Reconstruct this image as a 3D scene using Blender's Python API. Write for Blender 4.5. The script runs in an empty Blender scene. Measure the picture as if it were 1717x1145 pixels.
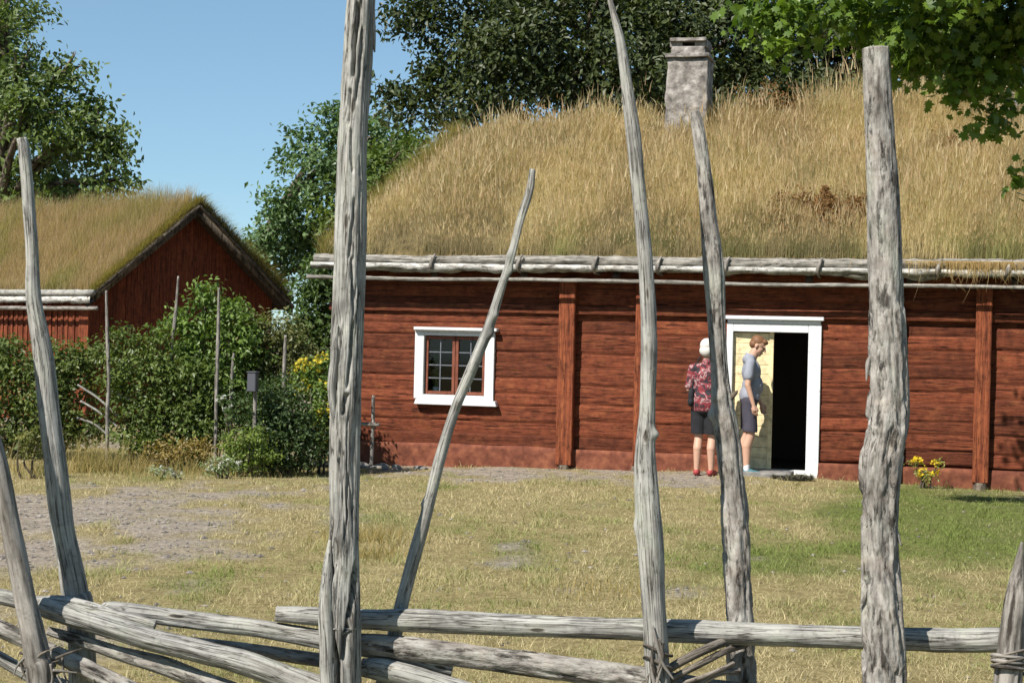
import bpy, bmesh, math, random
import numpy as np
from mathutils import Vector, Matrix
R = math.radians
rng = np.random.default_rng(7)
random.seed(7)
scene = bpy.context.scene
COL = scene.collection

# ------------------------------------------------------------------ camera geometry
F, HC, ROLL = 2680.0, 1.65, R(1.4)
CR, SR = math.cos(ROLL), math.sin(ROLL)

def ray(px, py):
    dx, dy = px - 858.5, py - 572.5
    x, y = dx * CR + dy * SR, -dx * SR + dy * CR
    return x / F, -y / F

def P(px, py, Y):
    a, b = ray(px, py)
    return Vector((a * Y, Y, HC + b * Y))

cam_d = bpy.data.cameras.new("camera")
cam = bpy.data.objects.new("camera", cam_d); COL.objects.link(cam)
cam_d.sensor_width = 36.0
cam_d.lens = 36.0 * F / 1717.0
cam_d.clip_end = 3000
cam_d.clip_start = 0.05
cam.matrix_world = Matrix.Translation((0, 0, HC)) @ Matrix.Rotation(R(90), 4, 'X') @ Matrix.Rotation(ROLL, 4, 'Z')
scene.camera = cam

# ------------------------------------------------------------------ noise
def _h(i, j, k, seed):
    n = (i * 374761393 + j * 668265263 + k * 2147483647 + seed * 1274126177) & 0xffffffff
    n = ((n ^ (n >> 13)) * 1274126177) & 0xffffffff
    n = (n ^ (n >> 16)) & 0xffff
    return n / 65535.0

def vnoise(p, seed=0):
    p = np.asarray(p, float)
    f = np.floor(p).astype(np.int64)
    t = p - f
    t = t * t * (3 - 2 * t)
    r = 0
    for a in (0, 1):
        for b in (0, 1):
            for c in (0, 1):
                w = (t[..., 0] if a else 1 - t[..., 0]) * (t[..., 1] if b else 1 - t[..., 1]) * (t[..., 2] if c else 1 - t[..., 2])
                r = r + w * _h(f[..., 0] + a, f[..., 1] + b, f[..., 2] + c, seed)
    return r

def fbm(p, seed=0, oct=3):
    p = np.asarray(p, float)
    s, a, tot = 0, 1, 0
    for o in range(oct):
        s = s + a * vnoise(p * (2 ** o), seed + o * 17); tot += a; a *= .5
    return s / tot

def st(x, a, b):
    t = np.clip((x - a) / (b - a), 0, 1)
    return t * t * (3 - 2 * t)

# ------------------------------------------------------------------ mesh helpers
class Bag:
    def __init__(s): s.V = []; s.F = {}; s.n = 0; s.C = []; s.T = []
    def add(s, V, Fs, col=None, tc=None):
        V = np.asarray(V, float).reshape(-1, 3)
        if isinstance(Fs, np.ndarray):
            s.F.setdefault(Fs.shape[1], []).append(Fs + s.n)
        else:
            by = {}
            for f in Fs: by.setdefault(len(f), []).append(f)
            for k, l in by.items(): s.F.setdefault(k, []).append(np.array(l) + s.n)
        s.V.append(V); s.n += len(V)
        c = np.ones((len(V), 3)) if col is None else np.broadcast_to(np.asarray(col, float), (len(V), 3))
        s.C.append(c)
        s.T.append(V if tc is None else np.asarray(tc, float))
        return s
    def obj(s, name, mat, parent=None, smooth=True, loc=None):
        V = np.concatenate(s.V); C = np.concatenate(s.C); T = np.concatenate(s.T)
        me = bpy.data.meshes.new(name)
        me.vertices.add(len(V)); me.vertices.foreach_set('co', V.astype(np.float32).ravel())
        idx, tot = [], []
        for k, l in s.F.items():
            a = np.concatenate(l); idx.append(a.ravel()); tot.append(np.full(len(a), k))
        idx = np.concatenate(idx); tot = np.concatenate(tot)
        me.loops.add(len(idx)); me.loops.foreach_set('vertex_index', idx.astype(np.int32))
        me.polygons.add(len(tot))
        start = np.concatenate([[0], np.cumsum(tot)[:-1]])
        me.polygons.foreach_set('loop_start', start.astype(np.int32))
        me.polygons.foreach_set('loop_total', tot.astype(np.int32))
        me.polygons.foreach_set('use_smooth', np.full(len(tot), smooth))
        at = me.attributes.new('Col', 'FLOAT_COLOR', 'POINT')
        at.data.foreach_set('color', np.concatenate([C, np.ones((len(C), 1))], 1).astype(np.float32).ravel())
        at = me.attributes.new('tc', 'FLOAT_VECTOR', 'POINT')
        at.data.foreach_set('vector', T.astype(np.float32).ravel())
        me.update(calc_edges=True); me.validate()
        if mat: me.materials.append(mat)
        o = bpy.data.objects.new(name, me); COL.objects.link(o)
        if parent: o.parent = parent
        if loc is not None: o.location = loc
        return o

def tag(o, label, cat, group=None, kind=None):
    if label: o['label'] = label
    if cat: o['category'] = cat
    if group: o['group'] = group
    if kind: o['kind'] = kind
    return o

def thing(name, label, cat, loc=(0, 0, 0), rz=0, group=None):
    o = bpy.data.objects.new(name, None); COL.objects.link(o)
    o.location = loc; o.rotation_euler = (0, 0, rz); o.empty_display_size = .2
    return tag(o, label, cat, group)

def box_vf(a, b, bev=0.0, jit=0.0):
    bm = bmesh.new()
    bmesh.ops.create_cube(bm, size=1)
    a, b = np.minimum(a, b), np.maximum(a, b)
    for v in bm.verts:
        v.co = Vector([(a[i] + b[i]) / 2 + v.co[i] * (b[i] - a[i]) for i in range(3)])
    if bev > 0:
        bmesh.ops.bevel(bm, geom=list(bm.edges), offset=bev, segments=1, affect='EDGES', profile=.5)
    bm.verts.index_update()
    V = np.array([v.co[:] for v in bm.verts]); Fs = [[v.index for v in f.verts] for f in bm.faces]
    bm.free()
    if jit: V = V + rng.normal(0, jit, V.shape)
    return V, Fs

def box(bag, a, b, bev=0.004, col=None, jit=0, M=None):
    V, Fs = box_vf(a, b, bev, jit)
    tc = V.copy()
    if M is not None:
        V = np.array([(M @ Vector(v))[:] for v in V])
    bag.add(V, Fs, col, tc); return bag

def catmull(P_, n):
    P_ = np.asarray(P_, float)
    if len(P_) == 2:
        t = np.linspace(0, 1, n)[:, None]; return P_[0] * (1 - t) + P_[1] * t
    Q = np.vstack([2 * P_[0] - P_[1], P_, 2 * P_[-1] - P_[-2]])
    L = np.linalg.norm(np.diff(P_[:, :3], axis=0), axis=1)
    cum = np.concatenate([[0], np.cumsum(L)]); s = np.linspace(0, cum[-1], n)
    i = np.clip(np.searchsorted(cum, s, side='right') - 1, 0, len(L) - 1)
    t = ((s - cum[i]) / np.maximum(L[i], 1e-9))[:, None]
    p0, p1, p2, p3 = Q[i], Q[i + 1], Q[i + 2], Q[i + 3]
    return .5 * (2 * p1 + (p2 - p0) * t + (2 * p0 - 5 * p1 + 4 * p2 - p3) * t ** 2 + (3 * p1 - p0 - 3 * p2 + p3) * t ** 3)

def tube_vf(pts, rad, nl=40, ns=12, disp=None, seed=0, caps=True):
    """pts list of 3-vectors, rad list of radii: a tube with natural irregularity; tc = unrolled log coordinates"""
    A = np.hstack([np.array([list(p) for p in pts], float), np.array(rad, float)[:, None]])
    S = catmull(A, nl); C = S[:, :3]; r = np.maximum(S[:, 3], 1e-4)
    T = np.gradient(C, axis=0); T /= np.linalg.norm(T, axis=1)[:, None] + 1e-12
    up = np.array([0, -1, 0.001]) if abs(T[:, 1]).mean() < .8 else np.array([0, 0, 1.])
    B = np.cross(T, up); B /= np.linalg.norm(B, axis=1)[:, None] + 1e-12
    N = np.cross(B, T)
    ang = np.linspace(0, 2 * math.pi, ns, endpoint=False)
    ca, sa = np.cos(ang), np.sin(ang)
    L = np.concatenate([[0], np.cumsum(np.linalg.norm(np.diff(C, axis=0), axis=1))])
    rr = np.repeat(r[:, None], ns, 1)
    cyl = np.stack([np.broadcast_to(ca, (nl, ns)), np.broadcast_to(sa, (nl, ns)), np.repeat(L[:, None], ns, 1)], -1)
    if disp is not None: rr = rr * disp(cyl, r[:, None], L[:, None])
    V = C[:, None, :] + rr[..., None] * (ca[None, :, None] * B[:, None, :] + sa[None, :, None] * N[:, None, :])
    tc = np.stack([cyl[..., 0] * r[:, None], cyl[..., 1] * r[:, None], cyl[..., 2] + seed * 3.7], -1)
    i = np.arange(nl - 1)[:, None]; j = np.arange(ns)[None, :]; k = (j + 1) % ns
    Q = np.stack([i * ns + j, i * ns + k, (i + 1) * ns + k, (i + 1) * ns + j], -1).reshape(-1, 4)
    V = V.reshape(-1, 3); tc = tc.reshape(-1, 3)
    Fs = [list(q) for q in Q]
    if caps:
        Fs.append(list(range(ns))[::-1]); Fs.append(list(range((nl - 1) * ns, nl * ns)))
    return V, Fs, tc

def wood_disp(seed, groove=.06, knob=.10, scaly=0.0, fine=.045, knots=(), cuts=(), sfrom=-9):
    def f(c, r, L):
        x, y, z = c[..., 0], c[..., 1], c[..., 2]
        o = 1 + knob * 2 * (fbm(np.stack([x * .8, y * .8, z * 6 ], -1), seed, 2) - .5)
        o = o + groove * 2 * (fbm(np.stack([x * 2.6, y * 2.6, z * 3.5], -1), seed + 3, 3) - .5)
        g = np.abs(fbm(np.stack([x * 2.2, y * 2.2, z * 2.0], -1), seed + 9, 2) - .5)
        o = o - groove * 1.6 * np.exp(-(g / .025) ** 2)
        o = o + fine * 2 * (fbm(np.stack([x * 6, y * 6, z * 25], -1), seed + 5, 2) - .5)
        if scaly:
            q = fbm(np.stack([x * 3.2, y * 3.2, z * 16], -1), seed + 7, 3)
            w = st(fbm(np.stack([x, y, z * 2], -1), seed + 21, 2), .35, .6)
            o = o + scaly * (st(q, .42, .58) - .5) * (0.35 + .65 * w) * st(z, sfrom - .1, sfrom + .1)
        for (zk, ak, h, wz) in knots:
            aa = np.arctan2(y, x); da = np.abs((aa - ak + math.pi) % (2 * math.pi) - math.pi)
            o = o + h * np.exp(-((z - zk) / wz) ** 2 - (da / .6) ** 2)
        for (z0, a0, z1, a1, h, wa) in cuts:
            t = (z - z0) / (z1 - z0)
            al = a0 + (a1 - a0) * t + .12 * (vnoise(np.stack([z * 40, z * 0, z * 0 + z0 * 99], -1), 4) - .5)
            aa = np.arctan2(y, x); da = np.abs((aa - al + math.pi) % (2 * math.pi) - math.pi)
            o = o - h * np.exp(-(da / wa) ** 4) * st(t, 0, .12) * (1 - st(t, .85, 1))
        return o
    return f

# ------------------------------------------------------------------ materials
def newmat(name):
    m = bpy.data.materials.new(name); m.use_nodes = True
    nt = m.node_tree; bs = nt.nodes['Principled BSDF']
    return m, nt, bs

def nd(nt, t, **kw):
    n = nt.nodes.new(t)
    for k, v in kw.items():
        if k in n.inputs: n.inputs[k].default_value = v
        else: setattr(n, k, v)
    return n

def ramp(nt, fac, stops, interp='LINEAR'):
    r = nt.nodes.new('ShaderNodeValToRGB'); r.color_ramp.interpolation = interp
    e = r.color_ramp.elements
    while len(e) < len(stops): e.new(.5)
    for i, (p, c) in enumerate(stops):
        e[i].position = p; e[i].color = (*c, 1) if len(c) == 3 else c
    nt.links.new(fac, r.inputs[0]); return r.outputs[0]

def coords(nt, scale, attr='tc'):
    if attr:
        a = nd(nt, 'ShaderNodeAttribute', attribute_name=attr); v = a.outputs['Vector']
    else:
        a = nd(nt, 'ShaderNodeTexCoord'); v = a.outputs['Object']
    mp = nd(nt, 'ShaderNodeMapping'); mp.inputs['Scale'].default_value = scale
    nt.links.new(v, mp.inputs['Vector']); return mp.outputs[0]

def noise(nt, vec, scale=1, detail=4, rough=.55, dist=0):
    n = nd(nt, 'ShaderNodeTexNoise', Scale=scale, Detail=detail, Roughness=rough, Distortion=dist)
    nt.links.new(vec, n.inputs['Vector']); return n.outputs['Fac']

def mix(nt, a, b, fac, mode='MIX'):
    m = nd(nt, 'ShaderNodeMix', data_type='RGBA', blend_type=mode)
    for s, v in ((m.inputs[0], fac), (m.inputs[6], a), (m.inputs[7], b)):
        if isinstance(v, (int, float)): s.default_value = v
        elif isinstance(v, tuple): s.default_value = (*v, 1)
        else: nt.links.new(v, s)
    return m.outputs[2]

def bump(nt, bs, h, strength=.4, dist=.01):
    b = nd(nt, 'ShaderNodeBump', Strength=strength, Distance=dist)
    nt.links.new(h, b.inputs['Height']); nt.links.new(b.outputs[0], bs.inputs['Normal'])

def attrcol(nt):
    return nd(nt, 'ShaderNodeAttribute', attribute_name='Col').outputs['Color']

def wood_mat(name, light, mid, dark, axis=2, freq=60, lfreq=3.0, crack=True, patch=None, rough=.85, b=.5, usecol=True, patchamt=.45, bd=.004, alb=1.0, speck=.7, lich=0.0):
    """weathered timber: streaks along one axis, patches, dark cracks"""
    m, nt, bs = newmat(name)
    s = [freq, freq, freq]; s[axis] = lfreq
    v = coords(nt, s)
    n1 = noise(nt, v, 1, 6, .62, .05)
    c = ramp(nt, n1, [(.32, dark), (.46, mid), (.62, light)])
    s2 = [freq * .16] * 3; s2[axis] = lfreq * 1.2
    n2 = noise(nt, coords(nt, s2), 1, 3, .6)
    if patch:
        c = mix(nt, c, patch, ramp(nt, n2, [(.52, (0, 0, 0)), (.72, (patchamt,) * 3)]))
    n4 = noise(nt, coords(nt, [9, 9, 9]), 1, 4, .65)
    c = mix(nt, c, ramp(nt, n4, [(.3, (.55, .55, .55)), (.55, (1, 1, 1)), (.8, (1.15, 1.13, 1.1))]), 1.0, 'MULTIPLY')
    h = n1
    if crack:
        s3 = [freq * .55] * 3; s3[axis] = lfreq * .55
        n3 = noise(nt, coords(nt, s3), 1, 3.5, .55, .15)
        if crack == 'fleck':
            n3 = noise(nt, coords(nt, s3), 1, 6, .68, .2)
            k = ramp(nt, n3, [(.36, (.10, .085, .07)), (.45, (1, 1, 1)), (1, (1, 1, 1))])
        else:
            k = ramp(nt, n3, [(.478, (1, 1, 1)), (.490, (.2, .18, .16)), (.497, (.2, .18, .16)), (.512, (1, 1, 1))])
            n5 = noise(nt, coords(nt, [q * 1.6 for q in s3]), 1, 5, .65)
            k = mix(nt, k, ramp(nt, n5, [(.33, (.22, .2, .18)), (.42, (1, 1, 1)), (1, (1, 1, 1))]), 1.0, 'MULTIPLY')
        c = mix(nt, c, k, .9, 'MULTIPLY')
        mm = nd(nt, 'ShaderNodeMath', operation='MULTIPLY'); nt.links.new(n1, mm.inputs[0]); nt.links.new(k, mm.inputs[1]); h = mm.outputs[0]
    if lich:
        ln = noise(nt, coords(nt, [16, 16, 9]), 1, 6, .7)
        c = mix(nt, c, (.40, .41, .335), ramp(nt, ln, [(.52, (0, 0, 0)), (.66, (lich,) * 3)]))
        vk = nd(nt, 'ShaderNodeTexVoronoi', Scale=1.0); nt.links.new(coords(nt, [26, 26, 7]), vk.inputs['Vector'])
        c = mix(nt, c, ramp(nt, vk.outputs['Distance'], [(.0, (.10, .085, .07)), (.085, (.22, .19, .16)), (.13, (1.12, 1.1, 1.05)), (.19, (1, 1, 1))]), .9, 'MULTIPLY')
    if usecol: c = mix(nt, c, attrcol(nt), 1.0, 'MULTIPLY')
    sp_n = noise(nt, coords(nt, [70, 70, 70]), 1, 5, .7)
    c = mix(nt, c, ramp(nt, sp_n, [(.33, (.55, .53, .50)), (.45, (1, 1, 1)), (.60, (1, 1, 1)), (.72, (1.25, 1.25, 1.22))]), speck, 'MULTIPLY')
    alb *= .88; c = mix(nt, c, (alb, alb, alb), 1.0, 'MULTIPLY')
    nt.links.new(c, bs.inputs['Base Color']); bs.inputs['Roughness'].default_value = rough
    bs.inputs['Specular IOR Level'].default_value = .2
    bump(nt, bs, h, b, bd)
    return m

def leaf_mat(name, trans=.35, rough=.45, spec=.35, alb=1.0):
    m, nt, bs = newmat(name)
    alb *= .9; c = mix(nt, attrcol(nt), (alb, alb, alb), 1.0, 'MULTIPLY')
    nt.links.new(c, bs.inputs['Base Color']); bs.inputs['Roughness'].default_value = rough
    bs.inputs['Specular IOR Level'].default_value = spec
    tr = nd(nt, 'ShaderNodeBsdfTranslucent')
    tc = mix(nt, c, (1.25, 1.35, .55), 1.0, 'MULTIPLY')
    nt.links.new(tc, tr.inputs['Color'])
    ms = nd(nt, 'ShaderNodeMixShader', Fac=trans)
    nt.links.new(bs.outputs[0], ms.inputs[1]); nt.links.new(tr.outputs[0], ms.inputs[2])
    nt.links.new(ms.outputs[0], nt.nodes['Material Output'].inputs['Surface'])
    return m

def plain_mat(name, stops, scale=8, rough=.7, b=.2, bd=.003, attr='tc', spec=.3, detail=5, usecol=False, sc3=None):
    m, nt, bs = newmat(name)
    v = coords(nt, sc3 or (scale,) * 3, attr)
    n1 = noise(nt, v, 1, detail, .6)
    c = ramp(nt, n1, stops)
    if usecol: c = mix(nt, c, attrcol(nt), 1.0, 'MULTIPLY')
    nt.links.new(c, bs.inputs['Base Color']); bs.inputs['Roughness'].default_value = rough
    bs.inputs['Specular IOR Level'].default_value = spec
    if b: bump(nt, bs, n1, b, bd)
    return m

M = {}
M['grey'] = wood_mat('weathered_grey_wood', (.46, .445, .41), (.345, .33, .30), (.15, .138, .12), freq=170, lfreq=6, patch=(.33, .285, .23), b=.9, bd=.003, alb=.97, patchamt=.3, lich=.6)
M['greybark'] = wood_mat('weathered_bark_wood', (.45, .42, .38), (.30, .272, .242), (.09, .077, .066), freq=95, lfreq=22, patch=(.36, .30, .25), b=1.0, bd=.007, patchamt=.6, crack='fleck', alb=.95, lich=.5)
M['darkpole'] = wood_mat('brown_grey_pole', (.40, .365, .325), (.23, .205, .178), (.07, .058, .048), freq=70, lfreq=7, b=.8, crack='fleck', alb=.9)
M['withy'] = wood_mat('twisted_withy', (.33, .29, .24), (.19, .16, .13), (.06, .05, .04), freq=120, lfreq=10, b=.5, alb=.8)
M['red'] = wood_mat('red_painted_log', (.265, .080, .036), (.205, .054, .025), (.13, .031, .014), axis=0, freq=90, lfreq=5, patch=(.37, .135, .050), b=.9, bd=.007, alb=.76, crack='fleck')
M['redv'] = wood_mat('red_painted_board', (.31, .085, .033), (.23, .055, .024), (.10, .024, .012), axis=2, freq=50, lfreq=2.0, patch=(.38, .11, .045), b=.5, alb=.74)
M['sill'] = plain_mat('red_limewashed_foundation', [(.3, (.085, .025, .014)), (.5, (.15, .047, .025)), (.7, (.225, .080, .040))], 9, .9, .7, .014, usecol=True)
M['darkwood'] = wood_mat('dark_old_timber', (.10, .07, .055), (.06, .042, .034), (.02, .015, .012), axis=0, freq=40, lfreq=2)
M['white'] = plain_mat('white_paint', [(.28, (.36, .36, .36)), (.38, (.56, .57, .58)), (.6, (.63, .63, .62))], 24, .5, .15, .002)
M['casement'] = wood_mat('brown_red_casement', (.24, .085, .05), (.20, .065, .038), (.14, .04, .024), freq=60, lfreq=4, crack=False, b=.2, rough=.55)
M['lead'] = plain_mat('grey_lead_bar', [(.3, (.09, .095, .11)), (.7, (.15, .155, .17))], 20, .45, .1)
M['yellow'] = wood_mat('yellow_painted_door', (.88, .74, .46), (.86, .71, .42), (.78, .62, .34), axis=0, freq=60, lfreq=1.5, crack=False, speck=.2, b=.25, rough=.5)
M['bark'] = wood_mat('tree_bark', (.20, .16, .12), (.12, .095, .07), (.04, .032, .026), freq=16, lfreq=3, b=.8, bd=.02)
M['birchbark'] = wood_mat('white_birch_bark', (.66, .645, .61), (.50, .475, .43), (.16, .14, .12), axis=0, freq=30, lfreq=5, b=.5, rough=.65)
M['eavelog'] = wood_mat('grey_eave_log', (.40, .375, .335), (.26, .24, .21), (.07, .06, .05), axis=0, freq=60, lfreq=1.8, b=.8)
M['stone'] = plain_mat('chimney_stone_render', [(.34, (.09, .082, .075)), (.46, (.19, .17, .154)), (.56, (.26, .235, .215)), (.68, (.39, .36, .335))], 8, .95, 1.0, .035, detail=8)
M['rock'] = plain_mat('field_stone', [(.3, (.10, .095, .09)), (.7, (.24, .225, .205))], 14, .9, .5, .01)
M['turf'] = plain_mat('turf_soil', [(.3, (.06, .045, .02)), (.6, (.14, .105, .045))], 9, 1, .6, .03)
M['leaf'] = leaf_mat('broad_leaf', alb=1.24)
M['mleaf'] = leaf_mat('maple_leaf', .40, .42, .4, 1.0)
M['blade'] = leaf_mat('grass_blade', .30, .65, .15, .74)
M['straw'] = leaf_mat('straw_blade', .48, .65, .12, .98)
M['petal'] = leaf_mat('petal', .25, .6, .2)
m, nt, bs = newmat('window_glass'); bs.inputs['Base Color'].default_value = (.006, .007, .009, 1); bs.inputs['Roughness'].default_value = .08; bs.inputs['Specular IOR Level'].default_value = .28
gl = nd(nt, 'ShaderNodeBsdfGlossy', Roughness=.04); tp = nd(nt, 'ShaderNodeBsdfTransparent'); fr_ = nd(nt, 'ShaderNodeFresnel', IOR=1.5)
tp.inputs['Color'].default_value = (.82, .86, .84, 1)
ms = nd(nt, 'ShaderNodeMixShader'); nt.links.new(fr_.outputs[0], ms.inputs[0]); nt.links.new(tp.outputs[0], ms.inputs[1]); nt.links.new(gl.outputs[0], ms.inputs[2])
nt.links.new(ms.outputs[0], nt.nodes['Material Output'].inputs['Surface'])
M['glass'] = m
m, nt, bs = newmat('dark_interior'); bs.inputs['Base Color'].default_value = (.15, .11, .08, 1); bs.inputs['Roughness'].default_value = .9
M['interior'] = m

def cmat(name, c, rough=.8, var=.12, scale=40, b=.15):
    return plain_mat(name, [(.3, tuple(x * (1 - var) for x in c)), (.7, tuple(min(1, x * (1 + var)) for x in c))], scale, rough, b, .003, attr=None)
M['skin'] = cmat('skin', (.46, .27, .19), .55, .06)
M['brownhair'] = cmat('brown_hair', (.16, .075, .035), .6, .3, 90)
M['whitehair'] = cmat('white_hair', (.50, .48, .44), .7, .08, 90)
M['greytee'] = cmat('grey_tee', (.235, .245, .285), .9, .12, 14, .4)
M['shorts'] = cmat('dark_grey_shorts', (.05, .046, .062), .9, .2, 14, .4)
M['blackcloth'] = cmat('black_cloth', (.016, .016, .019), .9, .2, 14, .4)
M['teal'] = cmat('teal_shoe', (.05, .13, .15), .6)
M['redshoe'] = cmat('red_shoe', (.30, .045, .045), .6)
M['sock'] = cmat('white_sock', (.6, .6, .62), .9)
M['metal'] = cmat('grey_painted_box', (.07, .07, .085), .5, .08)
M['mat'] = cmat('twig_mat', (.06, .055, .035), .95, .5, 60, .8)
m, nt, bs = newmat('patterned_blouse')
n1 = noise(nt, coords(nt, (12, 12, 12), None), 1, 2.5, .6, .8)
c = ramp(nt, n1, [(0, (.02, .015, .02)), (.42, (.02, .015, .02)), (.44, (.17, .018, .025)), (.54, (.19, .025, .03)), (.555, (.30, .19, .19)), (.585, (.36, .30, .29)), (.60, (.12, .015, .02)), (1, (.03, .02, .03))], 'LINEAR')
nt.links.new(c, bs.inputs['Base Color']); bs.inputs['Roughness'].default_value = .85
M['blouse'] = m

# ------------------------------------------------------------------ ground
X0, Y0 = ray(1160, 788)[0] * 20.95, 20.95
TH = R(15)
def gz(X, Y):
    X = np.asarray(X, float); Y = np.asarray(Y, float)
    z = -.10 * np.exp(-((X + 2.0) / 2.2) ** 2 - ((Y - 21.5) / 3.0) ** 2)
    z = z - .05 * np.exp(-((X - 6.0) / 1.8) ** 2 - ((Y - 19.5) / 2) ** 2)
    z = z + .045 * np.exp(-((X - 2.8) / .9) ** 2 - ((Y - 20.4) / .7) ** 2)
    near = np.exp(-(np.hypot(X, Y - 14) / 25) ** 2)
    z = z + near * (.05 * (fbm(np.stack([X * .5, Y * .5, X * 0], -1), 3, 3) - .5) + .02 * (fbm(np.stack([X * 3, Y * 3, X * 0], -1), 8, 2) - .5))
    return z

def gmask(X, Y):
    """gravel and lushness patches of the yard"""
    q = fbm(np.stack([X * .9, Y * .55, X * 0], -1), 31, 4)
    q2 = fbm(np.stack([X * 2.6, Y * 1.6, X * 0], -1), 37, 3)
    g = np.exp(-(((X + 4.2) / 2.1) ** 2 + ((Y - 13.6) / 3.9) ** 2)) * 1.3
    dwall = (Y - Y0) * math.cos(TH) + (X - X0) * math.sin(TH)      # negative in front of wall
    strip = st(dwall, -3.4, -.8) * st(X, -2.6, -1.2) * (1 - st(X, 2.4, 3.6))
    strip2 = st(dwall, -1.1, -.3) * .8
    g = np.maximum(np.maximum(g, strip * .95), strip2 * (1 - st(X, 3.2, 4.2)))
    gravel = st(g * .60 + (q - .5) * 1.1 + (q2 - .5) * 1.1, .20, .74)
    lush = np.exp(-(((X - 4.9) / 1.8) ** 2 + ((Y - 16.0) / 3.6) ** 2)) * 1.35
    lush = lush + .7 * np.exp(-(((X - 2.3) / 1.6) ** 2 + ((Y - 12.6) / 1.6) ** 2)) + .32 * np.exp(-(((X + 0.6) / 2.2) ** 2 + ((Y - 14.5) / 2.0) ** 2))
    lush = lush + .35 * np.exp(-(((X + 2.2) / .9) ** 2 + ((Y - 10.7) / .7) ** 2)) + .4 * (1 - st(Y, 4.5, 7.5))
    green = st(lush + (q - .5) * .9 + (q2 - .5) * .7, .18, .85)
    return gravel, green

gx = np.unique(np.concatenate([[-900, -400, -150, -60, -30, -20], np.arange(-13, 13.01, .11), [20, 30, 60, 150, 400, 900]]))
gy = np.unique(np.concatenate([[-60, -20, -6, -2], np.arange(0, 27, .11), [28, 30, 34, 40, 60, 100, 200, 500, 1500]]))
GX, GY = np.meshgrid(gx, gy)
Z = gz(GX, GY)
gr, gn = gmask(GX, GY)
V = np.stack([GX, GY, Z], -1).reshape(-1, 3)
ni, nj = GX.shape
i = np.arange(ni - 1)[:, None]; j = np.arange(nj - 1)[None, :]
Q = np.stack([i * nj + j, i * nj + j + 1, (i + 1) * nj + j + 1, (i + 1) * nj + j], -1).reshape(-1, 4)
m, nt, bs = newmat('yard_ground')
a = attrcol(nt)
sp = nd(nt, 'ShaderNodeSeparateColor'); nt.links.new(a, sp.inputs[0])
v1 = coords(nt, (1, 1, 1), None)
nA = noise(nt, v1, 22, 6, .7); nB = noise(nt, v1, 5, 4, .6)
vo = nd(nt, 'ShaderNodeTexVoronoi', Scale=34.0); nt.links.new(v1, vo.inputs['Vector'])
dry = ramp(nt, nA, [(.3, (.12, .092, .042)), (.5, (.235, .19, .092)), (.7, (.33, .275, .15))])
grn = ramp(nt, nA, [(.3, (.055, .070, .020)), (.5, (.11, .125, .036)), (.7, (.19, .19, .07))])
grv = ramp(nt, nA, [(.3, (.15, .125, .10)), (.5, (.265, .228, .19)), (.7, (.38, .335, .285))])
grv = mix(nt, grv, ramp(nt, vo.outputs['Color'], [(0, (.75, .72, .7)), (1, (1.2, 1.2, 1.2))]), .7, 'MULTIPLY')
c = mix(nt, dry, grn, sp.outputs[1]); c = mix(nt, c, grv, sp.outputs[0])
c = mix(nt, c, ramp(nt, nB, [(.35, (.78, .76, .72)), (.6, (1.05, 1.04, 1.0))]), 1.0, 'MULTIPLY')
nt.links.new(c, bs.inputs['Base Color']); bs.inputs['Roughness'].default_value = 1; bs.inputs['Specular IOR Level'].default_value = .1
bump(nt, bs, nA, .8, .03)
b = Bag(); b.add(V, Q, np.stack([gr, gn, gr * 0], -1).reshape(-1, 3))
o = b.obj('ground', m); tag(o, 'dry yard ground with worn gravel patches in front of the red house', 'ground', kind='structure')

def blades(bag, base, h, w, col, lean, segs=2, bend=1.0, up=None, tipcol=None):
    """curved grass blades: base (N,3), h, w (N), lean (N,2) horizontal displacement of tip as fraction of h"""
    N = len(base)
    th = rng.uniform(0, math.pi, N)
    side = np.stack([np.cos(th), np.sin(th) * .6, np.zeros(N)], -1) * (w / 2)[:, None]
    rows = []
    cc = []
    for s in range(segs + 1):
        t = s / segs
        p = base.copy()
        p[:, :2] += lean * (h * (t ** 1.7) * bend)[:, None]
        p[:, 2] += h * (t - .18 * t * t * np.minimum(1, np.linalg.norm(lean, axis=1)))
        k = (1 - t) * .85 + .12
        rows += [p - side * k, p + side * k]
        cc_ = col if tipcol is None else col * (1 - t) + tipcol * t
        cc += [cc_, cc_]
    V = np.stack(rows, 1).reshape(-1, 3); C = np.stack(cc, 1).reshape(-1, 3)
    n2 = 2 * (segs + 1)
    bi = (np.arange(N) * n2)[:, None]
    fs = []
    for s in range(segs):
        fs.append(np.concatenate([bi + 2 * s, bi + 2 * s + 1, bi + 2 * s + 3, bi + 2 * s + 2], 1))
    bag.add(V, np.concatenate(fs), C)

def lerp(a, b, t): return np.asarray(a)[None] * (1 - t[:, None]) + np.asarray(b)[None] * t[:, None]

# lawn blades
N = 300000
yy = 6.6 + (22.4 - 6.6) * rng.random(N) ** 1.25
xx = (rng.random(N) - .5) * .76 * yy
g_, n_ = gmask(xx, yy)
clump = fbm(np.stack([xx * 4, yy * 4, xx * 0], -1), 51, 3)
keep = (rng.random(N) < (1 - .93 * g_)) & (((yy - Y0) * math.cos(TH) + (xx - X0) * math.sin(TH)) < -.05) & (rng.random(N) < st(clump, .25, .55) + .15)
xx, yy, g_, n_, clump = xx[keep], yy[keep], g_[keep], n_[keep], clump[keep]
N = len(xx)
base = np.stack([xx, yy, gz(xx, yy) - .004], -1)
bigp = fbm(np.stack([xx * 1.5, yy * 1.0, xx * 0], -1), 53, 3)
t = np.clip(.25 + n_ * .85 + .7 * (clump - .45) + 1.7 * (bigp - .5) + rng.normal(0, .2, N), 0, 1)
colr = lerp((.68, .56, .33), (.25, .31, .08), t) * rng.uniform(.72, 1.3, N)[:, None]
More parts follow.
